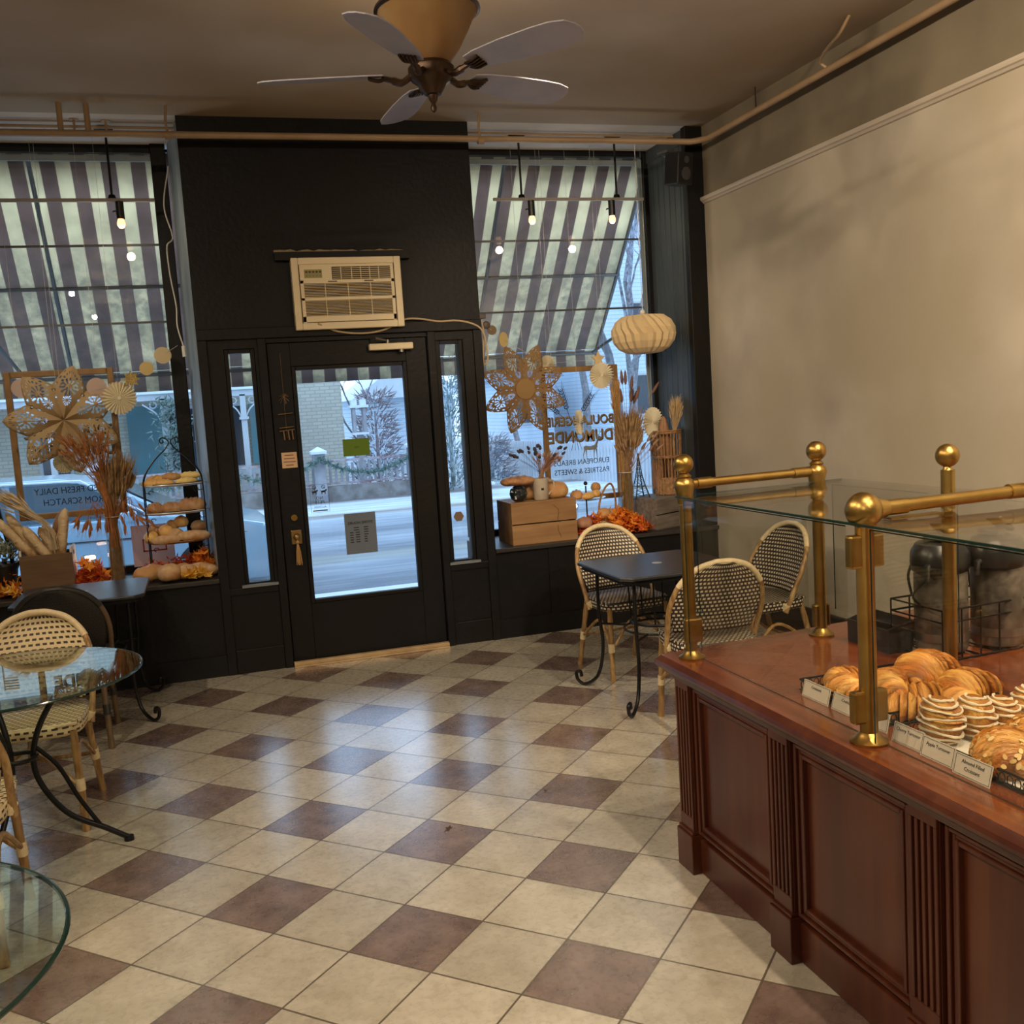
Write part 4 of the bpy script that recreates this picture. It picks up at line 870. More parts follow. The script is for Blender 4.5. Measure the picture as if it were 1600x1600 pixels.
mb = MB(); mb.add([(0, 0, 0), (.09, 0, 0), (.09, .22, 0), (0, .22, 0), (0, 0, .08), (.10, -.01, .105), (.10, .23, .105), (0, .22, .08)], [(0, 3, 2, 1), (0, 1, 5, 4), (1, 2, 6, 5), (2, 3, 7, 6), (3, 0, 4, 7)]); mb.build('caddy_shell', mat('caddy_black', (.025, .023, .022), .5), t, smooth=0, solid=.006)
MB().tube([(-.012, -.012, .084), (.115, -.02, .115)], .004, 5).build('caddy_rim', IRON, t)

# ================================================================ chairs
def tubeuv_panel(name, m, parent, rows, cols, fn, solid=.006):
    mb = MB(); V = []; UV = []; F = []
    for j in range(rows + 1):
        for i in range(cols + 1):
            p, uv = fn(i / cols, j / rows); V.append(p); UV.append(uv)
    for j in range(rows):
        for i in range(cols): F.append((j * (cols + 1) + i, j * (cols + 1) + i + 1, (j + 1) * (cols + 1) + i + 1, (j + 1) * (cols + 1) + i))
    mb.add(V, F); mb.uv = UV; return mb.build(name, m, parent, solid=solid, smooth=60)
def make_chair(label, weavem, wrapm, bam=BAMBOO, group=None):
    t = thing('bistro_chair', label, 'chair', (0, 0, 0), 0, group)
    hoop = [(.225, -.02, .40), (.232, -.075, .52), (.236, -.135, .64), (.205, -.195, .755), (.135, -.238, .835), (.05, -.258, .868), (0, -.260, .872)]
    left = spline(hoop, 8); H = left + [Vector((-p.x, p.y, p.z)) for p in left[-2::-1]]
    MB().tube(H, .0135, 10).build('back_frame', bam, t)
    top = [p for p in H if p.z > .745]
    MB().tube(top, .0150, 12).build('rim_wrap', wrapm, t)
    zs = [p.z for p in left]
    def at(z):
        for a, b in zip(left[:-1], left[1:]):
            if a.z <= z <= b.z: f = (z - a.z) / max(b.z - a.z, 1e-6); return a.lerp(b, f)
        return left[-1]
    def pf(u, v):
        z = .505 + (.868 - .505) * (1 - (1 - v) ** 1.35); q = at(z); k = 2 * u - 1; wx = max(q.x, .012) - .004 if v > .35 else (q.x - .004) * (.88 + .12 * v / .35)
        return (k * wx, q.y - .035 * (1 - k * k), z), (k * .24, z)
    tubeuv_panel('woven_backrest', weavem, t, 22, 22, pf)
    # seat
    def sf(u, v):
        k = 2 * u - 1; q = 2 * v - 1; w_ = .215 * (1 - .10 * max(0, -q)); rx = w_ * k; ry = .205 * q
        e = max(abs(k), abs(q)); cr = .94 if abs(k) > .8 and abs(q) > .8 else 1
        z = .462 - .012 * (1 - min(1, e * e)) * 0 - .006 * math.cos(k * pi / 2) * math.cos(q * pi / 2)
        return (rx * cr, ry * cr, z), (rx, ry)
    tubeuv_panel('woven_seat', weavem, t, 12, 12, sf, .014)
    ap = MB(); UV = []; V = []; F = []; ring = []
    for a in range(48):
        A_ = 2 * pi * a / 48; c_, s_ = cos(A_), sin(A_); e = 5; rr = (abs(c_) ** e + abs(s_) ** e) ** (-1 / e); ring.append((.214 * rr * c_ * (1 - .05 * max(0, -s_)), .204 * rr * s_, A_ * .22))
    for j in range(4):
        for (x, y, l) in ring: V.append((x * (1 - .02 * j / 3), y * (1 - .02 * j / 3), .462 - .048 * j / 3)); UV.append((l, -.016 * j))
    for j in range(3):
        for a in range(48): F.append((j * 48 + a, j * 48 + (a + 1) % 48, (j + 1) * 48 + (a + 1) % 48, (j + 1) * 48 + a))
    ap.add(V, F); ap.uv = UV; ap.build('woven_apron', weavem, t, solid=.008)
    legs = [((.185, .175, .43), (.200, .205, 0)), ((-.185, .175, .43), (-.200, .205, 0)), ((.175, -.165, .43), (.195, -.275, 0)), ((-.175, -.165, .43), (-.195, -.275, 0))]
    for a, b in legs:
        a, b = Vector(a), Vector(b); pts = [a.lerp(b, i / 10) for i in range(11)]; l = MB().tube(pts, [.0155 + (.0015 if i % 4 == 2 else 0) for i in range(11)], 10)
        o = l.build('leg', bam, t); MB().tube([a.lerp(b, .48), a.lerp(b, .60)], .0195, 10).build('leg_wrap', wrapm, o)
    st_ = MB()
    for s in (-1, 1): st_.tube(spline([(s * .196, .19, .20), (s * .17, 0, .33), (s * .187, -.215, .20)], 6), .0095, 7)
    st_.tube(spline([(-.193, .195, .19), (0, .16, .36), (.193, .195, .19)], 6), .0095, 7); st_.tube([(-.187, -.222, .20), (.187, -.222, .20)], .0095, 7)
    st_.build('stretcher', bam, t)
    for s in (-1, 1): MB().tube([(s * .205, -.03, .415), (s * .222, -.03, .45)], .024, 10).build('joint_wrap', wrapm, t)
    return t
gR = 'woven bistro chairs around the black square table by the right window'
c1 = make_chair('dark brown and cream woven bistro chair behind the table, below the window crate', WDARK, RATTAN, group=gR)
place(c1, (2.385, 5.60, 0), pi + .06)
dup(c1, (2.335, 4.44, 0), -.14, 'dark brown and cream woven bistro chair nearest the counter, its back to the camera')
dup(c1, (3.02, 5.10, 0), pi / 2 + .10, 'dark brown and cream woven bistro chair seen from the side against the plaster wall')
c4 = make_chair('cream woven bistro chair with brown dots behind the round glass table', WLIGHT, RATTAN, group='cream woven bistro chairs by the glass table')
place(c4, (-.80, 4.66, 0), pi - .06)
dup(c4, (-.945, 3.66, 0), .0, 'cream woven bistro chair cut off by the left edge, between the two glass tables')
c6 = make_chair('black woven bistro chair with its back to the camera at the left window table', WBLACK, mat('black_wrap', (.02, .018, .016), .45), mat('dark_bamboo', (.10, .065, .035), .45, c2=(.18, .12, .06), scale=10))
place(c6, (-.80, 5.83, 0), .02)

# ================================================================ tables
def square_table(label, x, y, s=.36):
    t = thing('square_table', label, 'table', (x, y, 0)); c = .055
    P = [(-s + c, -s), (s - c, -s), (s, -s + c), (s, s - c), (s - c, s), (-s + c, s), (-s, s - c), (-s, -s + c)]
    MB().prism(P, .722, .742).build('table_top', mat('table_black', (.018, .020, .024), .30, c2=(.026, .028, .032), scale=40), t, smooth=0, bevel=.006)
    MB().prism([(a * .94, b * .94) for a, b in P], .70, .723).build('apron', IRON, t, smooth=0)
    MB().lathe([(.001, .7425), (.028, .7425), (.028, .7435), (.001, .7435)], n=20).build('parasol_plug', mat('plug_grey', (.35, .37, .40), .4), t, 'small round grey plug')
    for sx, sy in ((-1, -1), (1, -1), (1, 1), (-1, 1)):
        q = s * .72; pts = [(sx * q, sy * q, .70), (sx * q, sy * q, .45), (sx * q * .96, sy * q * .96, .25), (sx * q * 1.06, sy * q * 1.06, .08), (sx * q * 1.28, sy * q * 1.28, .014), (sx * q * 1.42, sy * q * 1.42, .03), (sx * q * 1.45, sy * q * 1.45, .075), (sx * q * 1.38, sy * q * 1.38, .085), (sx * q * 1.36, sy * q * 1.36, .055)]
        MB().tube(spline(pts, 7), .010, 9).build('leg', IRON, t)
    mb = MB(); mb.tube([(.16 * cos(a * pi / 12), .16 * sin(a * pi / 12), .42) for a in range(24)], .009, 7, closed=True); mb.tube([(.2 * cos(a * pi / 12), .2 * sin(a * pi / 12), .38) for a in range(24)], .007, 7, closed=True)
    for a in range(8): A_ = a * pi / 4 + .2; mb.tube([(.16 * cos(A_), .16 * sin(A_), .42), (.17 * cos(A_), .17 * sin(A_), .70)], .005, 6)
    for sx, sy in ((-1, -1), (1, -1), (1, 1), (-1, 1)): mb.tube([(sx * .14, sy * .14, .38), (sx * s * .71, sy * s * .71, .38)], .007, 6)
    mb.build('spindle_ring', IRON, t); return t
square_table('black square cafe table between the woven chairs by the right window', 2.36, 5.05, .36)
square_table('black square cafe table under the left window display', -.74, 6.28, .355)
def round_table(label, x, y, r, rz, scr=True):
    t = thing('glass_table', label, 'table', (x, y, 0), rz)
    MB().lathe([(.001, .732), (r - .004, .732), (r, .735), (r, .739), (r - .004, .742), (.001, .742)], n=96).build('glass_top', TABLEG, t, smooth=30)
    MB().tube([(r * cos(a * pi / 48), r * sin(a * pi / 48), .737) for a in range(96)], .0052, 8, closed=True).build('glass_edge', GEDGE, t)
    MB().tube([(.27 * cos(a * pi / 20), .27 * sin(a * pi / 20), .722) for a in range(40)], .010, 8, closed=True).build('support_ring', IRON, t)
    for k_ in range(3):
        A_ = 2 * pi * k_ / 3; c_, s_ = cos(A_), sin(A_)
        def P(rr, z, o=0): return (rr * c_ - o * s_, rr * s_ + o * c_, z)
        leg = MB().tube(spline([P(.27, .722), P(.17, .66), P(.075, .50), P(.06, .34), P(.15, .17), P(.29, .07), P(.37, .012)], 8), .0115, 10)
        leg.tube(spline([P(.07, .45), P(.14, .36), P(.20, .22), P(.27, .085)], 7), .009, 8) if scr else None
        leg.cyl(P(.37, 0), .020, .018, 12); leg.build('leg', IRON, t)
    MB().tube([(.068 * cos(a * pi / 12), .068 * sin(a * pi / 12), .42) for a in range(24)], .009, 8, closed=True).build('collar_ring', IRON, t)
    return t
round_table('round glass-topped table with curved black iron base beside the cream chairs', -.80, 4.22, .49, .10)
round_table('round glass table at the bottom left corner, mostly out of frame', -.835, 1.99, .505, .5)

# ================================================================ ceiling fan
F_ = thing('ceiling_fan', 'bronze ceiling fan with five grey blades and amber glass bowl', 'ceiling fan', (1.065, 4.26, 0))
MB().cyl((0, 0, 3.30), .018, .24).lathe([(.018, 3.50), (.06, 3.53), (.075, 3.58), (.075, 3.60), (.001, 3.60)], n=28).build('downrod', FANBR, F_)
MB().lathe([(.060, 3.10), (.085, 3.115), (.125, 3.17), (.165, 3.24), (.195, 3.30), (.213, 3.325), (.205, 3.325), (.18, 3.29), (.12, 3.18), (.05, 3.12)], n=56).build('glass_bowl', BOWLG, F_)
MB().lathe([(.211, 3.318), (.223, 3.324), (.221, 3.334), (.209, 3.334)], n=56).build('bowl_rim', FANBR, F_)
MB().lathe([(.001, 2.985), (.035, 2.988), (.05, 3.01), (.062, 3.03), (.085, 3.045), (.098, 3.07), (.098, 3.095), (.08, 3.115), (.001, 3.12)], n=36, fn=lambda r_, z_, a: (r_ * (1 + (.03 * cos(14 * a) if z_ < 3.06 else 0)), z_)).build('motor_housing', FANBR, F_)
MB().lathe([(.001, 2.915), (.010, 2.92), (.014, 2.935), (.008, 2.95), (.018, 2.965), (.022, 2.985), (.001, 2.99)], n=20).build('finial', FANBR, F_)
ld = bpy.data.lights.new('bowl_fill', 'POINT'); ld.energy = 9; ld.color = WARM; ld.shadow_soft_size = .05; lo = bpy.data.objects.new('bowl_fill', ld); COL.objects.link(lo); lo.location = (1.065, 4.26, 3.29)  # light added inside the dim bowl to lift the ceiling
for k_ in range(5):
    A_ = RAD(20 + 72 * k_); Rz = Matrix.Rotation(A_, 4, 'Z'); Rt = Matrix.Rotation(RAD(-13), 4, 'X')
    mb = MB(); pr_ = [(.20, .045), (.26, .064), (.40, .082), (.56, .090), (.64, .088), (.70, .070), (.725, .035), (.732, 0)]
    P = [(x, h) for x, h in pr_] + [(x, -h) for x, h in pr_[-2::-1]]; mb.prism(P, -.003, .003); mb.xform(Matrix.Translation((0, 0, 3.075)) @ Rz @ Rt); b = mb.build('blade', BLADE, F_, smooth=0, bevel=.002)
    ar = MB(); ar.tube(spline([(.09, 0, -.01), (.13, 0, -.03), (.17, 0, -.018), (.21, 0, -.008)], 5), [.014] * 5 + [.016] * 5 + [.012] * 6, 8)
    for q in range(-2, 3): ar.tube(spline([(.19, q * .006, -.010), (.225, q * .014, -.018), (.265, q * .017, -.008)], 4), .0065, 6)
    ar.xform(Matrix.Translation((0, 0, 3.075)) @ Rz @ Rt); ar.build('blade_bracket', FANBR, b)

# ================================================================ pipes
mb = MB(); mb.tube([(XL, 6.60, 3.425), (3.50, 6.60, 3.437), (3.555, 6.57, 3.44), (3.60, 6.50, 3.443), (3.615, 4, 3.46), (3.62, YB, 3.46)], .021, 14)
sp_ = thing('sprinkler_pipe', 'tan sprinkler pipe running under the ceiling across the front and along the right wall', 'pipe', (0, 0, 0))
mb.build('pipe', PIPE, sp_)
for (x, y) in ((-.02, 6.6), (1.955, 6.6)): MB().tube([(x, y, 3.44), (x - .01, y, 3.50), (x, y, 3.60)], .008, 7).tube([(x - .02, 6.6, 3.425), (x + .02, 6.6, 3.425)], .026, 12).build('hanger', PIPE, sp_)
for x in (-.62, -.47): MB().tube([(x, 6.6, 3.44), (x, 6.6, 3.6)], .017, 9).build('riser', PIPE, sp_)
MB().tube([(3.61, 5.9, 3.44), (3.61, 5.9, 3.60)], .004, 5).build('hanger', IRON, sp_); MB().tube(spline([(3.61, 5.12, 3.46), (3.56, 5.12, 3.50), (3.50, 4.95, 3.52), (3.46, 4.80, 3.53), (3.47, 4.72, 3.6)], 4), .009, 7).build('riser', PIPE, sp_)
tag(MB().tube([(XL, 7.0, 3.575), (FW0, 7.0, 3.575)], .010, 8).tube([(XL, 6.93, 3.588), (FW0, 6.93, 3.588)], .006, 6).build('conduit', PIPE), 'thin brown conduit on the ceiling of the left window bay', 'conduit')
tag(MB().tube([(FW1, 7.0, 3.58), (3.57, 7.0, 3.58)], .009, 8).build('conduit', PIPE), 'thin brown conduit on the ceiling of the right window bay', 'conduit')
for x, lb in ((-.30, 'upright sprinkler head nearest the left pillar'), (-.38, 'upright sprinkler head between the pipe risers')): pass
for (x, y, lb) in ((-.545, 6.6, 'small brown sprinkler head above the pipe at the left window'), (-.37, 6.62, 'small brown sprinkler head right of the pipe risers')):
    tag(MB().cyl((x, y, 3.44), .007, .07, 8).cyl((x, y, 3.505), .028, .005, 14).build('sprinkler', PIPE), lb, 'sprinkler')
# pendant bars in the bays
def pendant_bar(label, xs, xa, xb, bulbs, group=None):
    t = thing('pendant_bar', label, 'pendant light', (0, 7.1, 0))
    for x in xs:
        MB().lathe([(.001, 3.565), (.02, 3.568), (.055, 3.58), (.062, 3.60), (.001, 3.60)], (x, 0, 0), 28).build('ceiling_canopy', IRON, t)
        MB().cyl((x + .01, 0, 3.17), .008, .41, 10).cyl((x + .01, 0, 3.155), .026, .022, 14, .02).build('suspension_rod', IRON, t)
    MB().box(xa, -.012, 3.135, xb, .012, 3.155).build('crossbar', mat('bar_grey', (.30, .28, .26), .4), t, smooth=0)
    for x in bulbs:
        o = MB().cyl((x, 0, 3.025), .026, .11, 18).cyl((x, 0, 3.12), .014, .02, 10).tube([(x, 0, 3.075), (x - .04, 0, 3.075), (x - .045, 0, 3.068)], .005, 6).build('lamp_socket', PLASTB, t)
        MB().lathe([(.014, 3.035), (.020, 3.02), (.026, 3.00), (.025, 2.985), (.016, 2.97), (.001, 2.965)], (x, 0, 0), 22).build('bulb', BULBG, o, 'lit bulb')
        ld = bpy.data.lights.new('bulb_light', 'POINT'); ld.energy = 1.2; ld.color = WARM; ld.shadow_soft_size = .03; lo = bpy.data.objects.new('bulb_light', ld); COL.objects.link(lo); lo.location = (x, 7.1, 2.92)
pendant_bar('pendant bar with one lit bulb in front of the left window', (-.415,), -1.1, -.145, (-.365,))
pendant_bar('pendant bar with two lit bulbs in front of the right window', (2.375, 3.125), 2.17, 3.35, (2.455, 3.09))
for x, y in ((-.83, 7.15), (2.74, 7.2)):
    o = MB().lathe([(.001, 3.594), (.05, 3.594), (.056, 3.60)], (x, y, 0), 28).build('ceiling_disc', BAYCEIL); tag(o, 'flat round cover on the ceiling of the %s window bay' % ('left' if x < 0 else 'right'), 'ceiling cover')
# track fixtures further back in the room (the left row reflects in the window glass; the short wall track is added)
for xx, ys, lb in ((-1.40, (5.6, -4.0), 'ceiling track of spotlights along the left side of the room'), (1.56, (4.2, -4.0), 'ceiling track of spotlights above the counter'), (2.3, (2.0, 0.0), 'short unseen ceiling track added to brighten the right wall')):
    t = thing('spot_track', lb, 'track light', (xx, 0, 0)); MB().box(-.018, ys[1], 3.575, .018, ys[0], 3.60).build('track', WHITE, t, smooth=0)
    for l in LAMPS:
        if abs(l[0] - xx) < .01: MB().lathe([(.001, 3.53), (.02, 3.53), (.035, 3.50), (.045, 3.44), (.041, 3.44), (.03, 3.50), (.001, 3.51)], (0, l[1], 0), 20).cyl((0, l[1], 3.53), .008, .05, 8).build('spot_head', WHITE, t)  # one head per lamp, the added unseen ones included

# ================================================================ air conditioner, cord, speaker
t = thing('air_conditioner', 'cream window air conditioner set in the black wall above the door', 'air conditioner', (1.018, YF, 2.47))
a, b, c, d = -.360, .360, -.232, .232; fr = .045; y0 = -.075
mb = MB(); mb.box(a, y0, c, a + fr, .02, d); mb.box(b - fr, y0, c, b, .02, d); mb.box(a + fr, y0, d - fr, b - fr, .02, d); mb.box(a + fr, y0, c, b - fr, .02, c + fr); mb.build('surround', IVORY, t, smooth=0, bevel=.006)
MB().box(a + fr, y0 + .012, c + fr, b - fr, .01, d - fr).build('back_plate', IVDARK, t, smooth=0)
mb = MB(); xa, xb = a + fr + .006, b - fr - .006; y1 = y0 + .003
mb.box(xa, y1, .065, xb, y0 + .014, .088); mb.box(xa, y1, -.045, xb, y0 + .014, -.025); mb.box(xa, y1, c + fr + .004, xb, y0 + .014, -.145); mb.box(xa, y1, .170, xb, y0 + .014, d - fr)
mb.box(xa, y1, c + fr, xa + .022, y0 + .014, .17); mb.box(xb - .02, y1, c + fr, xb, y0 + .014, .17); mb.box(xa + .02, y1, .085, -.10, y0 + .014, .172)
mb.build('front_panel', IVORY, t, smooth=0, bevel=.002)
def louvre(name, x0, x1, z0, z1, n, vs, m=IVORY):
    g = MB()
    for i in range(n): z = z0 + (z1 - z0) * (i + .5) / n; g.obox(((x0 + x1) / 2, y0 + .008, z), x1 - x0, .010, (z1 - z0) / n * .26, Matrix.Rotation(.3, 3, 'X'))
    for x in vs: g.box(x - .002, y0 + .002, z0, x + .002, y0 + .012, z1)
    g.build(name, m, t, smooth=0)
louvre('intake_grille', xa + .02, xb - .02, -.025, .065, 9, (-.15, 0, .15)); louvre('intake_grille', xa + .02, xb - .02, -.145, -.045, 10, (-.15, 0, .15)); louvre('outlet_vent', -.095, xb - .02, .09, .168, 6, (-.04, .03, .09, .15, .21))
MB().box(-.28, y1 - .001, .10, -.165, y1 + .001, .155).build('control_panel', mat('control_olive', (.30, .27, .10), .4), t, smooth=0)
g = MB()
for i in range(5): g.box(-.272 + i * .022, y1 - .003, .134, -.258 + i * .022, y1 - .001, .144); g.box(-.268 + i * .022, y1 - .002, .112, -.262 + i * .022, y1 - .001, .116)
for x in (-.10, .14): g.box(x - .03, y1 - .003, .073, x + .03, y1 - .0005, .079)
g.build('control_buttons', IVDARK, t, smooth=0)
t = thing('foam_strip', 'ragged tan foam strip above the air conditioner', 'foam strip', (0, 0, 0)); mb = MB(); rn = random.Random(9); pts = [(.56 + .88 * i / 24, YF - .014, 2.752 + rn.uniform(-.006, .006) - .0005 * i) for i in range(25)]
mb.tube(pts, [rn.uniform(.008, .017) for _ in pts], 7).build('foam', mat('foam_tan', (.40, .30, .18), .9, bump=.6, bscale=60), t); MB().box(.56, YF - .06, 2.69, 1.45, YF, 2.742).build('ledge', BLACK, t, 'black ledge', smooth=0)
cordm = mat('cord_tan', (.50, .38, .24), .5); cordw = mat('cord_white', (.72, .70, .64), .5)
mb = MB(); mb.tube(spline([(.80, YF - .08, 2.275), (.93, YF - .03, 2.225), (1.10, YF - .03, 2.205), (1.25, YF - .03, 2.225), (1.38, YF - .03, 2.285), (1.50, YF - .03, 2.285), (1.62, YF - .03, 2.265), (1.75, YF - .03, 2.265), (1.86, YF - .03, 2.24), (1.93, YF - .02, 2.19), (1.965, YF + .02, 2.08), (1.97, YF + .03, 1.99), (1.945, YF + .03, 1.96), (1.935, YF + .02, 2.0), (1.95, YF + .02, 2.18), (1.94, YF + .02, 2.27)], 6), .0065, 8)
tag(mb.build('power_cord', cordm), 'tan power cord running from the air conditioner to the right window', 'cord')
tag(MB().obox((1.945, YF + .02, 2.29), .045, .05, .03).sphere((1.975, YF + .02, 2.23), .028, 14, 8, (1, .4, 1)).build('plug_socket', mat('socket_brown', (.07, .05, .04), .5), bevel=.003), 'dark plug socket at the edge of the right window', 'socket')
mb = MB(); mb.tube(spline([(-.005, 7.05, 3.35), (-.055, 7.05, 3.10), (-.02, 7.04, 2.90), (-.06, 7.04, 2.84), (-.062, 7.04, 2.7), (-.055, 7.04, 2.60), (-.04, 7.04, 2.45), (-.045, 7.04, 2.32), (-.02, 7.04, 2.19)], 8), .0045, 7); mb.tube([(-.02, 7.04, 2.19), (-.018, 7.04, 2.12)], .013, 10)
mb.xform(Matrix.Translation((-.035, 0, 0))); tag(mb.build('extension_cable', cordw), 'white hanging cord with inline plug beside the left window', 'cord')
t = thing('wall_speaker', 'small black loudspeaker mounted high on the dark corner post', 'speaker', (3.40, YF - .01, 3.29), .35)
MB().box(-.075, -.19, -.12, .075, -.05, .10).xform(Matrix.Rotation(.12, 4, 'X')).build('cabinet', PLASTB, t, smooth=0, bevel=.008); g = MB()
for z, r_ in ((.045, .028), (-.045, .045)): g.lathe([(.001, 0), (r_ * .4, .004), (r_, -.002), (r_ * 1.1, .004)], (0, 0, 0), 20)
g = MB().tube([(0, -.192, .05), (0, -.197, .05)], .024, 18).tube([(0, -.192, -.045), (0, -.197, -.045)], .045, 24).xform(Matrix.Rotation(.12, 4, 'X')); g.build('driver', mat('driver_grey', (.05, .05, .055), .5), t)
MB().box(-.1, -.11, .09, .09, -.01, .105).tube([(0, -.07, .1), (0, .01, .1)], .014, 8).build('mounting_bracket', STEEL, t, smooth=0)

# ================================================================ window displays
STR = mat('thread', (.5, .5, .48), .6)
def paper_star(label, x, y, z, R, n, rz, flat=0.0, ph=0.0, m=LACE, tall=3.56, wid=.27, ridge=.16):
    t = thing('hanging_paper_star', label, 'paper star', (x, y, z), rz)
    for k_ in range(n):
        A_ = 2 * pi * k_ / n + ph; mb = MB(); V = []; UV = []; F = []; nu, nv = 12, 8
        for i in range(nu + 1):
            u = i / nu
            hw = R * wid * ((u / .55) ** .8 if u < .55 else ((1 - u) / .45) ** .62 if u < 1 else .01) + R * .004
            for j in range(nv + 1):
                v = -1 + 2 * j / nv
                d = flat + R * ridge * (1 - abs(v)) * sin(pi * min(1, .15 + u * .85)); V.append((R * u, -d, hw * v)); UV.append((u, v))
        for i in range(nu):
            for j in range(nv): F.append((i * (nv + 1) + j, i * (nv + 1) + j + 1, (i + 1) * (nv + 1) + j + 1, (i + 1) * (nv + 1) + j))
        mb.add(V, F); mb.uv = UV; mb.xform(Matrix.Rotation(A_, 4, 'Y')); mb.build('star_point', m, t, smooth=20, solid=.0015)
    MB().tube([(0, 0, R * .3), (0, 0, tall - z)], .0012, 4).build('thread', STR, t)
    return t
paper_star('large seven-pointed cut-out paper star with sharp folds hanging in the left window', -.845, 7.15, 1.755, .36, 7, .1, ph=-.42, wid=.30)
def rosette(label, x, y, z, R, rz, m=PAPER, n=27, zig=.013, tall=3.56, tilt=0, saw=.0, name='hanging_paper_rosette'):
    t = thing(name, label, 'paper rosette', (x, y, z), rz); mb = MB(); V = [(0, -.006, 0), (0, .006, 0)]; F = []
    for i in range(2 * n):
        a = pi * i / n; o = 1 if i % 2 else -1
        V.append((R * (1 - (saw if i % 2 else 0)) * cos(a), o * zig, R * (1 - (saw if i % 2 else 0)) * sin(a)))
    for i in range(2 * n): F.append((0, 2 + i, 2 + (i + 1) % (2 * n)))
    mb.add(V, F).build('pleated_disc', m, t, smooth=0, solid=.0012); MB().tube([(0, -.012, 0), (0, .012, 0)], R * .10, 12).build('centre_dot', m, t); MB().tube([(0, 0, R), (0, 0, tall - z)], .001, 4).build('thread', STR, t); return t
rosette('cream pleated paper rosette right of the large star in the left window', -.49, 7.12, 1.875, .112, .1, saw=.1)
rosette('small cream rosette hanging below the large star, in front of the car', -.875, 7.2, 1.475, .07, 0)
def disc(label, x, y, z, R, m, rz=0, sx=1):
    t = thing('paper_disc', label, 'paper disc', (x, y, z), rz); MB().tube([(0, -.002, 0), (0, .002, 0)], R, 32).xform(Matrix.Diagonal((sx, 1, 1, 1))).build('disc', m, t, smooth=30); return t
PINKP = mat('pink_paper', (.72, .56, .48), .8, transl=.4)
disc('pale pink paper disc half hidden behind the left rosette', -.625, 7.16, 1.955, .062, PINKP); disc('golden paper disc on the garland by the left pillar', -.302, 7.12, 2.06, .045, PAPERY); disc('largest pale disc at the top of the garland by the left pillar', -.192, 7.1, 2.14, .055, mat('pale_paper', (.80, .68, .45), .8, transl=.4))
disc('pink square paper patch in the upper corner of the left gilt frame', -1.10, 7.3, 1.98, .06, PINKP)
tg = thing('glitter_star', 'small gold glitter star on the garland beside the left rosette', 'star ornament', (-.405, 7.12, 1.995)); P = []
for i in range(16): a = pi * i / 8; r_ = .058 if i % 2 == 0 else .034; P.append((r_ * cos(a), r_ * sin(a)))
MB().prism(P, -.008, .008).xform(RX90).build('star', GOLDG, tg, smooth=0)
tag(MB().tube([(-.625, 7.13, 1.96), (-.405, 7.125, 1.995), (-.302, 7.125, 2.06), (-.192, 7.105, 2.14), (-.09, 7.08, 2.20)], .0015, 4).build('garland_thread', STR), 'white thread carrying the paper discs in the left window', 'thread')
def frame(label, pts, y, w=.042, d=.03):
    t = thing('gilt_frame', label, 'frame', (0, y, 0)); (x0, z0), (x1, z1) = pts
    mb = MB().box(x0, 0, z0, x0 + w, d, z1).box(x1 - w, 0, z0, x1, d, z1).box(x0 + w, 0, z1 - w, x1 - w, d, z1).box(x0 + w, 0, z0, x1 - w, d, z0 + w); mb.build('frame_moulding', GILT, t, smooth=0, bevel=.006)
    MB().tube([(x0 + .1, .015, z1), (x0 + .1, .015, 3.56)], .0012, 4).build('wire', STR, t); MB().tube([(x1 - .1, .015, z1), (x1 - .1, .015, 3.56)], .0012, 4).build('wire', STR, t); return t
frame('empty gilt wooden frame hanging in the left window behind the paper star', ((-1.205, 1.10), (-.525, 2.09)), 7.33)
frame('empty gilt wooden frame hanging in the right window around the shop lettering', ((2.525, .88), (3.17, 1.93)), 7.33)

def vase(label, x, y, r, h, z=SH):
    t = thing('glass_vase', label, 'vase', (x, y, z)); MB().lathe([(.001, 0), (r, 0), (r, h), (r - .004, h), (r - .004, .012), (.001, .012)], n=40).build('glass', CLEARG, t); MB().tube([(r * cos(a * pi / 20), r * sin(a * pi / 20), h) for a in range(40)], .003, 6, closed=True).build('rim', mat('glass_rim', (.5, .55, .55), .1), t); return t
def bunch(name, label, cat, x, y, z, n, m, L, spread, head=0, hr=.006, seed=1, lean=(0, 0), r0=.035, droop=0, sr=.0016, kind=None):
    rn = random.Random(seed); mb = MB()
    for i in range(n):
        a = rn.uniform(0, 2 * pi); q = math.sqrt(rn.random()); b0 = Vector((r0 * q * cos(a + 2.6), r0 * q * sin(a + 2.6), 0)); l = L * rn.uniform(.75, 1.0)
        e = Vector((spread * q * cos(a) + lean[0] * l, (spread * .6 * q * sin(a) + lean[1] * l), l)); mid = Vector((b0.x * .95 + e.x * .15, b0.y * .95 + e.y * .15, l * .5)); dr = Vector((droop * cos(a) * rn.random(), 0, -abs(droop) * rn.random() * 1.2))
        pts = spline([b0, mid, e, e + dr + Vector((0, 0, .001))] if droop else [b0, mid, e], 4); mb.tube(pts, sr, 4)
        if head:
            d = (pts[-1] - pts[-3]).normalized(); p = pts[-1]; hp = [p + d * head * k_ / 6 for k_ in range(7)]; mb.tube(hp, [hr * .4, hr, hr * 1.15, hr * 1.05, hr * .9, hr * .7, hr * .15], 6)
            if hr < .009:
                for k_ in range(6): o = Vector((rn.uniform(-1, 1), rn.uniform(-1, 1), rn.uniform(-1, 1))) * .5; mb.tube([hp[k_ % 6], hp[k_ % 6] + (d * 1.6 + o).normalized() * head * .9], .0007, 3)
    o = mb.build(name, m, smooth=60); o.location = (x, y, z); tag(o, label, cat); o['kind'] = 'stuff'; return o
vase('tall clear glass cylinder vase holding wheat in the left window', -.605, 7.03, .052, .45)
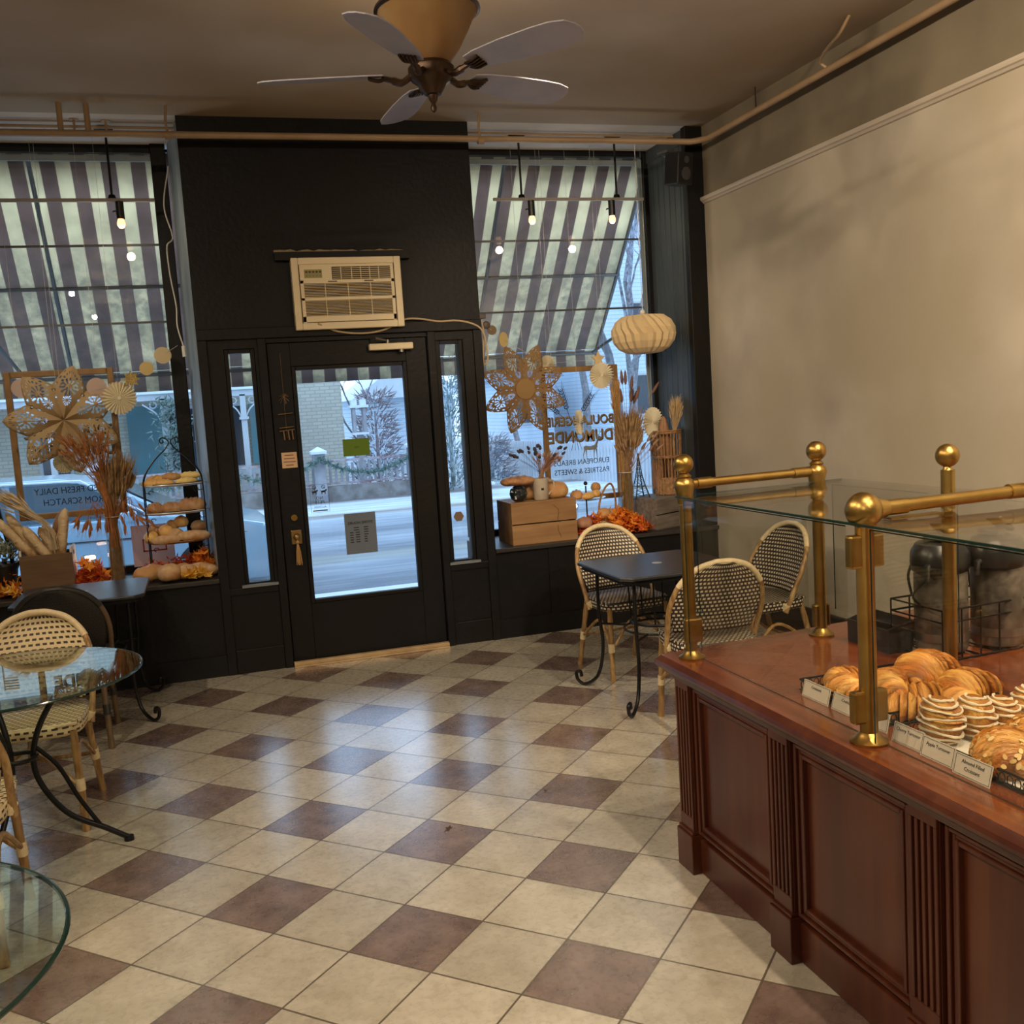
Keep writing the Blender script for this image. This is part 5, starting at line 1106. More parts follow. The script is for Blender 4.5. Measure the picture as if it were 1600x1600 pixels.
bunch('dried_wheat', 'bunch of dried wheat standing in the left glass vase', 'dried flowers', -.605, 7.03, SH + .015, 130, WHEAT, .74, .10, .09, .0075, 3, lean=(.06, 0), r0=.044)
bunch('rust_dried_flowers', 'rust-coloured dried stems leaning over the left paper star', 'dried flowers', -.615, 7.0, SH + .35, 75, REDDRY, .62, .15, .05, .0055, 4, lean=(-.16, -.03), r0=.03)
bunch('rust_drooping_grass', 'drooping rust-coloured seed heads around the rim of the left glass vase', 'dried flowers', -.60, 6.99, SH + .25, 26, REDDRY, .34, .16, .075, .0085, 5, lean=(-.05, 0), droop=.12)
vase('tall clear glass cylinder vase in the right window among orange leaves', 3.045, 6.98, .054, .45)
bunch('dried_wheat', 'bunch of wheat and tall stems standing in the right glass vase', 'dried flowers', 3.045, 6.98, SH + .015, 130, WHEAT, .80, .09, .09, .0075, 6, lean=(.05, 0), r0=.046)
bunch('straw_stems', 'column of rusty straw stems leaning left in the right glass vase', 'dried flowers', 3.02, 6.99, SH + .3, 60, mat('straw', (.50, .30, .10), .7, c2=(.38, .20, .07), scale=30), .80, .035, .05, .004, 7, lean=(-.03, 0), r0=.028)
bunch('mauve_feather_grass', 'dark mauve feathery stalks rising right of the right glass vase', 'dried flowers', 3.06, 7.0, SH + .35, 9, PURP, .78, .16, .11, .011, 8, lean=(.17, 0), r0=.02)
bunch('oat_grass', 'spreading oat grass lower right in the right glass vase', 'dried flowers', 3.07, 6.97, SH + .28, 16, mat('mauve_brown', (.30, .18, .12), .7), .42, .17, .07, .010, 9, lean=(.25, 0), r0=.02)

def leaf_mb(mb, c, s, rn):
    P = []; n = 10
    for i in range(n): a = 2 * pi * i / n; r_ = s * (1 if i % 2 == 0 else .48); P.append(Vector((r_ * cos(a), r_ * sin(a), s * .25 * (1 if i % 2 == 0 else -.4))))
    R_ = Matrix.Rotation(rn.uniform(0, 6.3), 3, 'Z') @ Matrix.Rotation(rn.uniform(-1.1, 1.1), 3, 'X') @ Matrix.Rotation(rn.uniform(-.8, .8), 3, 'Y'); o = Vector(c)
    mb.add([o] + [o + R_ @ p for p in P], [(0, 1 + i, 1 + (i + 1) % n) for i in range(n)])
def leaves(name, label, boxes, m, n, seed, s=.04, zmax=.10):
    rn = random.Random(seed); mb = MB()
    for i in range(n):
        x0, y0, x1, y1 = boxes[i % len(boxes)]; x, y = rn.uniform(x0, x1), rn.uniform(y0, y1); k = 1 - abs(2 * (x - x0) / (x1 - x0) - 1) ** 3
        leaf_mb(mb, (x, y, SH + .03 + rn.random() ** 1.3 * zmax * k), s * rn.uniform(.7, 1.2), rn)
    o = mb.build(name, m, smooth=0); tag(o, label, 'autumn leaves', kind='stuff'); return o
leaves('red_leaves', 'heap of red artificial leaves at the foot of the right vase', [(2.62, 6.82, 3.0, 7.1), (2.9, 6.8, 3.15, 7.0)], LEAFR, 240, 1)
leaves('orange_leaves', 'heap of bright orange artificial leaves in the right window', [(2.72, 6.80, 3.14, 7.05), (2.85, 6.80, 3.1, 6.95)], LEAFO, 230, 2, zmax=.15)
leaves('red_leaves', 'red artificial leaves beside the candle in the left window', [(-.85, 6.86, -.66, 7.1), (-.48, 7.06, -.02, 7.2), (-.86, 6.9, -.7, 7.0)], LEAFR, 200, 3, zmax=.12)
leaves('orange_leaves', 'orange artificial leaves around the loaves in the left window', [(-.86, 6.88, -.66, 7.05), (-.12, 6.98, .0, 7.15), (-.12, 7.0, -.01, 7.1), (-1.4, 6.85, -1.17, 7.05)], LEAFO, 130, 4, .045, zmax=.16)
leaves('yellow_leaves', 'yellow artificial leaves on the front edge of the left shelf', [(-.18, 6.79, -.04, 6.86), (-1.32, 6.85, -1.18, 7.0)], LEAFY, 34, 5, .045, .04)

def wooden_box(name, label, x0, y0, x1, y1, z0, z1, m, slats=2, side=None, hand=False):
    t = thing(name, label, 'crate', (x0, y0, z0)); W, D, H_ = x1 - x0, y1 - y0, z1 - z0; g = .008; th = .014
    for i in range(slats):
        a = H_ * i / slats + (g / 2 if i else 0); b = H_ * (i + 1) / slats - (g / 2 if i < slats - 1 else 0)
        MB().box(0, 0, a, W, th, b).build('front_slat', m, t, smooth=0, bevel=.002); MB().box(0, D - th, a, W, D, b).build('back_slat', m, t, smooth=0)
    sm = side or m
    for X in (0, W - th): MB().box(X, th, 0, X + th, D - th, H_ + (.035 if hand else 0)).build('end_board', sm, t, smooth=0, bevel=.002)
    MB().box(th, th, 0, W - th, D - th, .012).build('bottom_board', m, t, smooth=0)
    return t
t = wooden_box('display_crate', 'pine slatted crate in the right window carrying a vase, a jug and loaves', 2.075, 6.84, 2.575, 7.2, SH, SH + .295, CRATEW, 2)
MB().box(.0, 0, .295, .5, .36, .307).build('top_board', CRATEW, t, smooth=0, bevel=.002)
rn = random.Random(2); g = MB(); g.tube(spline([(.32, -.001, .27), (.36, -.001, .23), (.35, -.001, .16), (.37, -.001, .14)], 4), .0018, 4).tube(spline([(.35, -.001, .12), (.35, -.001, .08), (.37, -.001, .03)], 4), .0018, 4); g.build('scorched_mark', mat('scorch', (.09, .04, .02), .8), t)
t = wooden_box('bread_box', 'dark brown wooden box full of baguettes in the left window', -1.165, 6.90, -.855, 7.12, SH, SH + .255, CRATED, 1, side=mat('whitewash', (.62, .62, .62), .6), hand=True)
MB().box(.3105, .08, .235, .3125, .12, .26).build('hand_hole', INK, t, smooth=0)
t = wooden_box('grey_crate', 'weathered grey slatted crate under the baguette basket in the right window', 3.225, 6.85, 3.545, 7.17, SH, SH + .225, CRATEG, 2); t.rotation_euler = (0, 0, .45)
MB().box(.0, 0, .225, .32, .32, .237).build('top_board', CRATEG, t, smooth=0, bevel=.002)

def loaf_mb(L, r, seed=0, flat=.75, taper=2.5, slash=0, n=22, m=14, lump=.10):
    mb = MB(); V = []
    for i in range(n + 1):
        t = -1 + 2 * i / n; env = max(1 - abs(t) ** taper, .004) ** .5
        for j in range(m):
            a = 2 * pi * j / m; k = 1 + lump * noise.noise(Vector((t * L * 16 + seed, cos(a) * 1.4, sin(a) * 1.4 + seed))) + (.10 * (1 if sin(t * slash + a * .8) > .3 else -.4) * max(0, sin(a)) if slash else 0)
            V.append((t * L / 2, r * env * cos(a) * k, max(r * env * sin(a) * k * flat, -r * flat * .7) + r * flat * .7))
    F = [(i * m + j, (i + 1) * m + j, (i + 1) * m + (j + 1) % m, i * m + (j + 1) % m) for i in range(n) for j in range(m)] + [tuple(range(m)), tuple(n * m + j for j in range(m))[::-1]]
    return mb.add(V, F)
def bread(name, label, cat, L, r, loc, rz=0, m=BREAD, flat=.8, tap=2.5, slash=0, group=None, rx=0, ry=0, seed=None):
    o = loaf_mb(L, r, (seed if seed is not None else loc[0] * 17 + loc[2] * 5), flat, tap, slash).build(name, m, smooth=60); o.location = loc; o.rotation_euler = (rx, ry, rz); tag(o, label, cat, group); return o
# left: baguettes in the box
for (x, y, z, ry, rz, L, lb) in ((-1.125, 6.97, .99, -2.20, .1, .46, 'leftmost baguette leaning out of the dark box'), (-1.075, 7.00, .99, -2.12, .0, .50, 'second baguette from the left in the dark box'), (-1.005, 6.95, .95, -2.15, -.1, .38, 'short front baguette leaning left in the dark box'), (-.95, 7.02, .95, -2.05, 0, .32, 'rightmost of the left-leaning baguettes in the dark box'), (-.885, 6.98, .98, -1.40, 0, .42, 'crusty twisted baguette leaning right in the dark box')):
    bread('baguette', lb, 'baguette', L, .036, (x, y, z), rz, BAG, 1, 4, 9, 'baguettes in the dark box', ry=ry)
for (x, y, z, ry, lb) in ((-.915, 7.05, 1.08, -1.15, 'upper pointed roll sticking out right of the baguettes'), (-.945, 7.03, 1.03, -2.35, 'lower pointed roll sticking out left behind the baguettes')): bread('pointed_roll', lb, 'bread roll', .20, .034, (x, y, z), 0, mat('brown_roll', (.22, .11, .045), .6, c2=(.34, .19, .09), scale=9), .9, 1.4, 0, 'pointed rolls in the dark box', ry=ry)
bunch('wheat_sprigs', 'pale wheat sprigs laid over the baguettes in the dark box', 'dried flowers', -.96, 6.93, SH + .28, 34, mat('pale_wheat', (.62, .50, .32), .7), .34, .06, .07, .006, 12, lean=(-.60, 0), r0=.03)
# tiered stand
t = thing('tiered_stand', 'black wire four-tier bread stand with scroll top in the left window', 'display stand', (-.205, 7.08, SH)); TW = .188
mb = MB(); z0 = 0
for s in (-1, 1):
    for sy in (-1, 1): mb.tube(spline([(s * TW, sy * .08, 0), (s * TW, sy * .08, .3), (s * TW, sy * .08, .60), (s * (TW - .015), sy * .07, .70), (s * .10, sy * .04, .80), (s * .035, sy * .01, .86), (s * .008, 0, .90)], 6), .0045, 6)
    mb.tube(spline([(s * .005, 0, .895), (s * .012, 0, .925), (s * .045, 0, .94), (s * .062, 0, .92), (s * .05, 0, .905), (s * .038, 0, .915), (s * .042, 0, .925)], 5), .004, 6)
mb.build('scroll_frame', IRON, t)
PLATE = mat('white_plate', (.70, .72, .74), .25)
TIER = (.075, .235, .43, .615)
for k_, z in enumerate(TIER[1:]):
    MB().lathe([(.001, 0), (.17, .0), (.21, .014), (.207, .018), (.17, .005), (.001, .005)], (0, 0, z), 40, fn=lambda r_, z_, a: (r_, z_)).xform(Matrix.Translation((0, 0, 0)) @ Matrix.Diagonal((1, .62, 1, 1))).build('plate', PLATE if k_ else WICKER, t)
    g = MB()
    for s in (-1, 1): g.tube([(s * TW + -.0, .08 * cos(a * pi / 5) * 0 - .08, z - .03 + 0 * a) for a in (0, 1)] + [(s * (TW - .04), -.08, z - .035)], .0028, 5); g.tube([(s * (TW - .045) + .016 * cos(a * .9), -.08, z - .03 + .014 * sin(a * .9)) for a in range(6)], .0028, 5)
    g.tube([(TW * cos(a * pi / 16) * 1.02, .105 * sin(a * pi / 16), z + .02) for a in range(32)], .003, 5, closed=True); g.build('tier_ring', IRON, t)
SX, SY = -.205, 7.08
def st(k, dx, dy, dz=0): return (SX + dx * 1.14, SY + dy, SH + TIER[k] + .008 + dz)
G4 = 'pastries on the top tier of the stand'
for i, (dx, dy, dz, L, r, rz, m, lb) in enumerate(((-.12, -.05, 0, .12, .028, .1, BREADG, 'small golden pastry at the left front of the top tier'), (-.055, -.06, 0, .13, .026, -.1, BREADG, 'golden twisted pastry at the front middle of the top tier'), (-.09, .02, .02, .13, .030, .3, BREADG, 'golden pastry at the left back of the top tier'), (-.01, .02, .03, .12, .030, .1, BREAD, 'dark glazed pastry on top of the top tier pile'), (.075, -.05, .0, .13, .027, .15, mat('pale_roll', (.78, .58, .22), .5), 'pale oval roll at the right front of the top tier'), (.095, .02, .035, .14, .026, -.25, mat('pale_roll', (.78, .58, .22), .5), 'pale oval roll leaning on the right edge of the top tier'))):
    bread('pastry', lb, 'pastry', L * 1.12, r * 1.15, st(3, dx, dy, dz), rz, m, .9, 1.8, 14, G4, seed=i)
for i, (dx, L, r, rz, lb) in enumerate(((-.115, .10, .042, .5, 'round twisted roll at the left of the second tier'), (-.02, .13, .040, .1, 'twisted roll in the middle of the second tier'), (.09, .17, .050, -.1, 'large braided loaf at the right of the second tier'))):
    bread('braided_roll', lb, 'bread roll', L * 1.15, r * 1.15, st(2, dx, -.03), rz, mat('braid_crust', (.34, .16, .07), .5, c2=(.52, .32, .17), scale=12), .95, 2.2, 20, 'braided breads on the second tier', seed=i + 9)
for i, (dx, dy, dz, r, L, rz, m, lb) in enumerate(((-.15, -.04, .01, .042, .09, 0, BREADG, 'round yellow roll at the far left of the third tier'), (-.13, .03, .05, .036, .08, 0, BREAD, 'brown roll behind the yellow roll on the third tier'), (-.065, -.03, .04, .044, .095, 0, BREADG, 'round golden roll piled second from left on the third tier'), (-.03, .03, .075, .038, .08, 0, BREAD, 'small brown roll on top of the third tier pile'), (.02, .03, .09, .042, .09, .2, BREADG, 'topmost round golden roll of the third tier'), (-.01, -.05, .02, .040, .09, 0, BREADF, 'floured roll in the front middle of the third tier'), (-.06, -.085, -.005, .034, .19, .05, BREADF, 'long floured loaf across the front left of the third tier'), (.08, -.08, .005, .036, .22, -.05, BREADF, 'long floured loaf across the front right of the third tier'), (.12, .02, .055, .040, .10, 0, BREADF, 'floured round roll at the top right of the third tier'))):
    bread('bread_roll', lb, 'bread roll', L * 1.1, r * 1.15, st(1, dx, dy, dz), rz, m, .95, 2.0, 0, 'rolls piled on the third tier', seed=i + 20)
for i, (x, y, L, r, rz, m, sl, lb) in enumerate(((-.395, 6.98, .22, .062, .35, BREAD, 8, 'scored brown loaf at the left end of the stand foot'), (-.275, 6.87, .145, .068, .2, BREADF, 0, 'large round floured loaf at the foot of the stand'), (-.165, 6.885, .12, .058, 0, BREADF, 0, 'smaller round floured loaf right of the large round one'), (-.09, 6.95, .24, .052, -.35, BREADF, 6, 'long floured loaf at the right foot of the stand'), (-.20, 7.02, .26, .05, -.2, BREAD, 7, 'brown loaf lying behind the round loaves at the stand foot'))):
    bread('loaf', lb, 'loaf', L * 1.1, r * 1.12, (x, y, SH + .012), rz, m, .85, 2.2, sl, 'loaves at the foot of the left stand', seed=i + 40)
t = thing('tealight_holder', 'lit tealight in a clear glass cup in the left window', 'candle', (-.775, 7.12, SH + .13))
MB().lathe([(.001, 0), (.028, 0), (.040, .05), (.044, .075), (.041, .075), (.037, .05), (.026, .006), (.001, .006)], n=26).build('glass_cup', CLEARG, t); MB().cyl((0, 0, .045), .034, .018, 20).build('wax', FLAME, t); MB().cyl((0, 0, -.13), .03, .13, 16).build('candle_foot', CLEARG, t)
t = thing('flower_pot', 'black pot with frosted greenery at the far left of the window shelf', 'potted plant', (-1.28, 7.02, SH)); MB().lathe([(.001, 0), (.06, 0), (.085, .17), (.10, .20), (.095, .215), (.06, .2), (.001, .19)], n=28).build('pot', PLASTB, t); g = MB(); rn = random.Random(6)
for i in range(240): a = rn.uniform(0, 6.3); d = Vector((cos(a) * rn.random(), sin(a) * rn.random(), rn.uniform(.1, 1))).normalized() * rn.uniform(.08, .17); p = Vector((0, 0, .2)) + d; g.tube([p, p + d.normalized() * .03 + Vector((rn.uniform(-.02, .02), rn.uniform(-.02, .02), 0))], [.009, .002], 4)
g.build('greenery', mat('frosted_leaf', (.10, .15, .09), .8, c2=(.45, .48, .40), scale=40), t)
t = thing('window_poster', 'small pink paper poster with a red outline on the left window glass', 'poster', (-.39, 7.462, .86)); MB().box(-.14, 0, -.16, .14, .003, .13).build('sheet', mat('poster_pink', (.78, .55, .48), .8, transl=.5), t, smooth=0)
g = MB().box(-.07, -.002, -.06, .09, 0, -.05).box(-.07, -.002, .02, .09, 0, .03).box(-.07, -.002, -.06, -.06, 0, .03).box(.08, -.002, -.06, .09, 0, .03); g.build('red_outline', mat('poster_red', (.55, .06, .04), .6), t, smooth=0)
t = thing('shelf_stand', 'dark leaning iron post at the far left of the window shelf', 'plant stand', (-1.235, 7.08, SH)); MB().tube([(0, 0, 0), (.0, 0, .25), (-.06, .02, .62)], .014, 8).tube([(-.08, 0, .60), (-.02, 0, .63)], .01, 6).build('post', IRON, t)
g = MB()
for i in range(5): g.tube([(-.13, 0, .72 + i * .018), (-.045, 0, .722 + i * .018)], .006, 5)
g.tube([(-.13, 0, .6), (-.13, 0, .80)], .005, 5); g.build('slatted_top', TRIMW, t, 'white slatted top')

# ---- right window
t = paper_star('flat backlit eight-pointed cut-out star with round centre in the right window', 2.325, 7.12, 1.775, .345, 8, .05, ph=-.40, wid=.25, ridge=.03, m=LACEDARK)
MB().tube([(0, -.016, 0), (0, .004, 0)], .075, 40).build('round_centre', mat('kraft_paper', (.36, .22, .09), .8, transl=.2), t)
rosette('cream saw-edged paper rosette over the top corner of the right gilt frame', 2.975, 7.2, 1.845, .108, .1, saw=.14)
rosette('cream pleated rosette hanging beside the baguette basket, half turned', 3.352, 7.12, 1.46, .118, .45)
rosette('thin edge-on rosette hanging in front of the shop lettering', 2.752, 7.15, 1.50, .092, .92)
rosette('small cream rosette partly hidden behind the right paper star', 2.56, 7.25, 1.955, .07, .2, saw=.14)
disc('golden oval disc hanging above the right paper star', 2.185, 7.12, 2.145, .055, PAPERY, .5, .85); disc('dark brown disc near the plug at the right window edge', 2.095, 7.1, 2.215, .035, mat('bronze_paper', (.20, .13, .07), .6))
tg = thing('gold_star', 'small pale gold star above the saw-edged rosette', 'star ornament', (2.965, 7.22, 1.975)); P = []
for i in range(10): a = pi * i / 5 + pi / 2; r_ = .06 if i % 2 == 0 else .028; P.append((r_ * cos(a), r_ * sin(a)))
MB().prism(P, -.006, .006).xform(RX90).build('star', mat('pale_gold', (.62, .45, .22), .5), tg, smooth=0)
tg = thing('glitter_star', 'gold glitter star behind the top point of the right paper star', 'star ornament', (2.47, 7.27, 2.02)); P = []
for i in range(16): a = pi * i / 8; r_ = .058 if i % 2 == 0 else .034; P.append((r_ * cos(a), r_ * sin(a)))
MB().prism(P, -.008, .008).xform(RX90).build('star', GOLDG, tg, smooth=0)
tag(MB().tube([(1.98, 7.05, 2.27), (2.095, 7.1, 2.215), (2.185, 7.12, 2.145), (2.30, 7.15, 2.08), (2.56, 7.26, 1.96), (2.965, 7.23, 1.97)], .0015, 4).build('garland_thread', STR), 'white thread carrying the discs and stars in the right window', 'thread')
# pleated lantern
t = thing('hanging_paper_lantern', 'cream pleated paper lantern hanging at the right end of the window', 'lantern', (3.30, 7.1, 2.14)); mb = MB(); V = []; F = []; n = 44; rows = [(.09, .142), (.155, .135), (.205, .095), (.232, .04), (.235, -.01), (.222, -.06), (.185, -.11), (.13, -.142), (.075, -.15)]
for j, (r_, z) in enumerate(rows):
    for i in range(n): a = 2 * pi * i / n; k = 1 + (.055 if (i + (j if j < 4 else 0)) % 2 == 0 else -.045); V.append((r_ * k * cos(a), r_ * k * sin(a), z))
for j in range(len(rows) - 1):
    for i in range(n): i2 = (i + 1) % n; F.append((j * n + i, j * n + i2, (j + 1) * n + i2)); F.append((j * n + i, (j + 1) * n + i2, (j + 1) * n + i))
mb.add(V, F).build('pleated_shade', LANT, t, smooth=0, solid=.0012); MB().tube([(0, 0, .13), (0, 0, 1.44)], .003, 5).sphere((0, 0, .16), .022, 12, 8).build('suspension_cord', cordw, t)
MB().tube([(.0, 0, -.14), (.03, 0, -.6)], .0015, 4).build('thread', STR, t)
# on the pine crate
ZT = SH + .309
t = thing('mosaic_vase', 'small round black vase with white flecks on the pine crate', 'vase', (2.165, 6.93, ZT)); MB().lathe([(.001, 0), (.03, 0), (.055, .02), (.066, .055), (.058, .092), (.030, .112), (.028, .125), (.022, .125), (.022, .11), (.001, .11)], n=32).build('vase_body', mat('mosaic_black', (.010, .016, .022), .12, c2=(.75, .75, .75), scale=34, lo=.64, hi=.66, spec=.8), t)
bread('flat_loaf', 'wide frilly brown bread resting on the black mosaic vase', 'bread', .27, .095, (2.17, 6.945, ZT + .118), .1, mat('seeded_crust', (.24, .10, .045), .5, c2=(.50, .26, .12), scale=16, bump=.5, bscale=40), .42, 2, 16)
t = thing('stoneware_jug', 'grey stoneware jug with dried lavender on the pine crate', 'jug', (2.335, 6.92, ZT)); MB().lathe([(.001, 0), (.050, 0), (.054, .01), (.060, .15), (.063, .158), (.057, .158), (.05, .02), (.001, .02)], n=32).build('jug_body', CERAM, t); MB().tube(spline([(.057, 0, .13), (.10, .01, .13), (.105, .01, .08), (.056, 0, .03)], 5), .008, 8).build('handle', CERAM, t); MB().obox((-.005, -.0575, .08), .02, .003, .016).build('stamp', INK, t, 'small dark stamp')
bunch('dried_lavender', 'pink and dark dried stems fanning out of the stoneware jug', 'dried flowers', 2.34, 6.92, ZT + .06, 46, mat('pink_stem', (.42, .18, .11), .7, c2=(.30, .20, .12), scale=20), .26, .10, .03, .006, 13, lean=(.25, 0), r0=.03)
bunch('dark_dried_pods', 'dark seed pods on thin stems above the stoneware jug', 'dried flowers', 2.34, 6.93, ZT + .08, 24, mat('navy_pods', (.04, .035, .05), .7), .30, .25, .035, .010, 14, lean=(.10, 0), r0=.02, sr=.0009)
for (x, y, z, L, r, rz, lb) in ((2.29, 7.05, 0, .16, .070, .1, 'round loaf standing behind the stoneware jug'), (2.40, 7.03, .02, .15, .075, -.4, 'domed loaf leaning right behind the jug'), (2.475, 6.98, 0, .19, .068, .1, 'large plain loaf at the right end of the pine crate')): bread('loaf', lb, 'loaf', L, r, (x, y, ZT + z), rz, BREAD, 1.05, 2.4, 0, 'loaves on the pine crate', seed=x)
# small pedestal
t = thing('pedestal_stand', 'thin black pedestal stand with a glass plate of rolls in the right window', 'display stand', (2.765, 7.12, SH)); MB().cyl((0, 0, 0), .07, .01, 24).cyl((0, 0, .01), .006, .35, 8).sphere((0, 0, .38), .016, 12, 8).build('pedestal_rod', IRON, t); MB().lathe([(.001, 0), (.12, 0), (.15, .014), (.147, .017), (.12, .005), (.001, .005)], (0, 0, .255), 36).build('glass_plate', CLEARG, t)
for i, (dx, dy, dz, L, r, m, lb) in enumerate(((-.085, -.02, 0, .10, .045, BREAD, 'scored round roll at the left of the glass plate'), (-.01, -.07, 0, .12, .032, BREADG, 'yellow twisted roll at the front of the glass plate'), (.07, -.03, .005, .10, .034, BREADG, 'yellow twisted roll at the right of the glass plate'), (.09, .02, .05, .10, .038, BREAD, 'brown roll on top at the right of the glass plate'))): bread('bread_roll', lb, 'bread roll', L, r, (2.765 + dx, 7.12 + dy, SH + .266 + dz), .3 * i, m, .95, 2, 12, 'rolls on the glass plate in the right window', seed=i + 70)
t = thing('wicker_basket', 'small wicker basket with tall hoop handle left of the right vase', 'basket', (2.88, 7.03, SH)); MB().lathe([(.001, .03), (.07, .03), (.095, .11), (.10, .12), (.092, .12), (.065, .04), (.001, .04)], n=30).build('basket_bowl', WICKER, t); MB().tube(spline([(-.07, -.03, .11), (-.05, -.02, .24), (.01, 0, .345), (.07, .02, .36), (.10, .03, .25), (.09, .03, .11)], 6), .008, 7).build('hoop_handle', WICKER, t)
for i, (x, y, z, L, r, rz, m, lb) in enumerate(((2.855, 7.0, .115, .11, .052, .3, BREAD, 'round brown loaf heaped in the wicker basket'), (2.90, 6.98, .07, .12, .050, -.3, BREADG, 'golden loaf at the front of the wicker basket'), (2.945, 7.04, .11, .10, .045, 0, BREAD, 'roll between the wicker basket handle and the vase'), (2.80, 6.88, .04, .20, .042, .45, mat('seed_crust', (.20, .12, .05), .7, c2=(.5, .36, .18), scale=50), 'seeded long loaf lying on the orange leaves'), (2.655, 6.91, .07, .13, .052, .1, mat('rosy_crust', (.30, .14, .08), .6, c2=(.44, .24, .15), scale=9), 'rosy round loaf beside the pine crate'), (2.70, 6.86, .03, .15, .036, .9, BREAD, 'scored loaf half buried in red leaves'))): bread('loaf', lb, 'loaf', L, r, (x, y, SH + z), rz, m, .9, 2.2, 8 if i % 2 else 0, 'loaves among the leaves in the right window', seed=i + 90)
t = thing('tealight_holder', 'glowing pink tealight right of the pine crate', 'candle', (2.625, 7.0, SH + .20)); MB().lathe([(.001, 0), (.022, 0), (.028, .04), (.025, .04), (.02, .004), (.001, .004)], n=22).build('glass_cup', CLEARG, t); MB().sphere((0, 0, .028), .017, 12, 8).build('flame', FLAME, t); MB().cyl((0, 0, -.20), .02, .2, 14).build('candle_foot', CLEARG, t)
# eiffel tower
t = thing('tower_figurine', 'small black lattice tower figurine on the grey crate', 'figurine', (3.19, 7.07, SH + .238)); mb = MB()
lv = [(.058, 0), (.034, .09), (.018, .17), (.008, .27), (.003, .34)]
for sx in (-1, 1):
    for sy in (-1, 1):
        mb.tube([(sx * r_, sy * r_, z) for r_, z in lv], [.006, .005, .004, .003, .0015], 4)
for (r0_, z0_), (r1_, z1_) in zip(lv[:-1], lv[1:]):
    mb.box(-r1_ - .004, -r1_ - .004, z1_ - .004, r1_ + .004, r1_ + .004, z1_)
    for q in range(3):
        ra, za, rb, zb = r0_ + (r1_ - r0_) * q / 3, z0_ + (z1_ - z0_) * q / 3, r0_ + (r1_ - r0_) * (q + 1) / 3, z0_ + (z1_ - z0_) * (q + 1) / 3
        for sy in (-1, 1): mb.tube([(-ra, sy * ra, za), (rb, sy * rb, zb)], .0018, 3); mb.tube([(ra, sy * ra, za), (-rb, sy * rb, zb)], .0018, 3); mb.tube([(sy * ra, -ra, za), (sy * rb, rb, zb)], .0018, 3)
mb.build('lattice', mat('tower_green_black', (.015, .03, .025), .5), t, smooth=0)
t = thing('baguette_basket', 'tall wicker basket of baguettes on the grey crate in the corner', 'basket', (3.462, 7.13, SH + .238)); mb = MB(); n = 26
for i in range(n): a = 2 * pi * i / n; mb.tube([(.10 * cos(a), .10 * sin(a), 0), (.118 * cos(a), .118 * sin(a), .5)], .0045, 5)
for z, r_ in ((.495, .118), (.48, .1175), (.30, .111), (.29, .1105)): mb.tube([(r_ * cos(a * pi / 16), r_ * sin(a * pi / 16), z) for a in range(32)], .007, 6, closed=True)
mb.build('cane_stakes', WICKER, t); MB().lathe([(.001, .004), (.102, .004), (.108, .135), (.103, .135), (.098, .01), (.001, .01)], n=52, fn=lambda r_, z_, a: (r_ * (1 + .02 * cos(26 * a)), z_)).build('woven_band', WICKER, t)
BB = mat('dark_baguette', (.22, .10, .05), .55, c2=(.36, .19, .09), scale=10)
for i, (dx, dy, ry, L, z, lb) in enumerate(((-.045, -.02, -1.46, .60, .31, 'left pointed baguette rising above the tall basket'), (.03, -.03, -1.66, .60, .31, 'right pointed baguette rising above the tall basket'), (-.07, .03, -1.5, .44, .24, 'shorter baguette against the left side of the tall basket'), (.07, .03, -1.6, .46, .25, 'shorter baguette against the right side of the tall basket'), (0, .05, -1.57, .48, .26, 'baguette at the back of the tall basket'))): bread('baguette', lb, 'baguette', L, .032, (3.462 + dx * .85, 7.13 + dy, SH + .24 + z), 0, BB, 1, 3, 8, 'baguettes in the tall basket', ry=ry, seed=i)
bunch('broom_grass', 'blond brush of dried grass at the right rim of the tall basket', 'dried flowers', 3.50, 7.08, SH + .5, 46, mat('blond_grass', (.52, .36, .18), .7), .42, .045, .06, .004, 15, lean=(.10, 0), r0=.012)

# ---- lettering on the glass
SIGN = mat('gold_black_lettering', (.025, .018, .010), .5)
def sign(name, label, x, y, z, lines, size, m=SIGN, mirror=True, gap=1.25, sx=1):
    mb = text_mb(lines, size, mirror, .0008, gap=gap); mb.xform(Matrix.Diagonal((sx, 1, 1, 1))); o = mb.build(name, m, smooth=0); o.location = (x, y, z); return tag(o, label, 'lettering')
YS = YG + .024
def shadowed(name, label, x, z, lines, size, gap=1.25, sx=1):
    t = thing(name, label, 'lettering', (x, YS, z)); a = text_mb(lines, size, True, .0008, gap=gap, bold=.022); a.xform(Matrix.Diagonal((sx, 1, 1, 1))); a.build('gold_letters', mat('gold_letter', (.30, .19, .07), .5), t, smooth=0); b = text_mb(lines, size, True, .0008, gap=gap, bold=.022); b.xform(Matrix.Translation((.006, .004, -.006)) @ Matrix.Diagonal((sx, 1, 1, 1))); b.build('black_shadow', INK, t, smooth=0)
shadowed('window_lettering', 'large mirrored Boulangerie Du Monde lettering on the right window glass', 2.905, 1.475, [('BOULANGERIE', .100), ('DUMONDE', .125)], .108, sx=.88)
sign('window_lettering', 'small mirrored European Breads Pastries and Sweets lettering on the right glass', 2.90, YS, 1.155, ['EUROPEAN BREADS', 'PASTRIES & SWEETS'], .060, INK, sx=.90)
shadowed('window_lettering', 'mirrored Boulangerie Du Monde lettering half hidden by the left paper star', -.86, 1.645, [('BOULANGERIE', .100), ('DUMONDE', .125)], .108, sx=.88)
sign('window_lettering', 'small mirrored Baked Fresh Daily From Scratch lettering on the left window', -.87, YS, 1.255, ['BAKED FRESH DAILY', 'FROM SCRATCH'], .062, INK, sx=.9)
mb = MB()
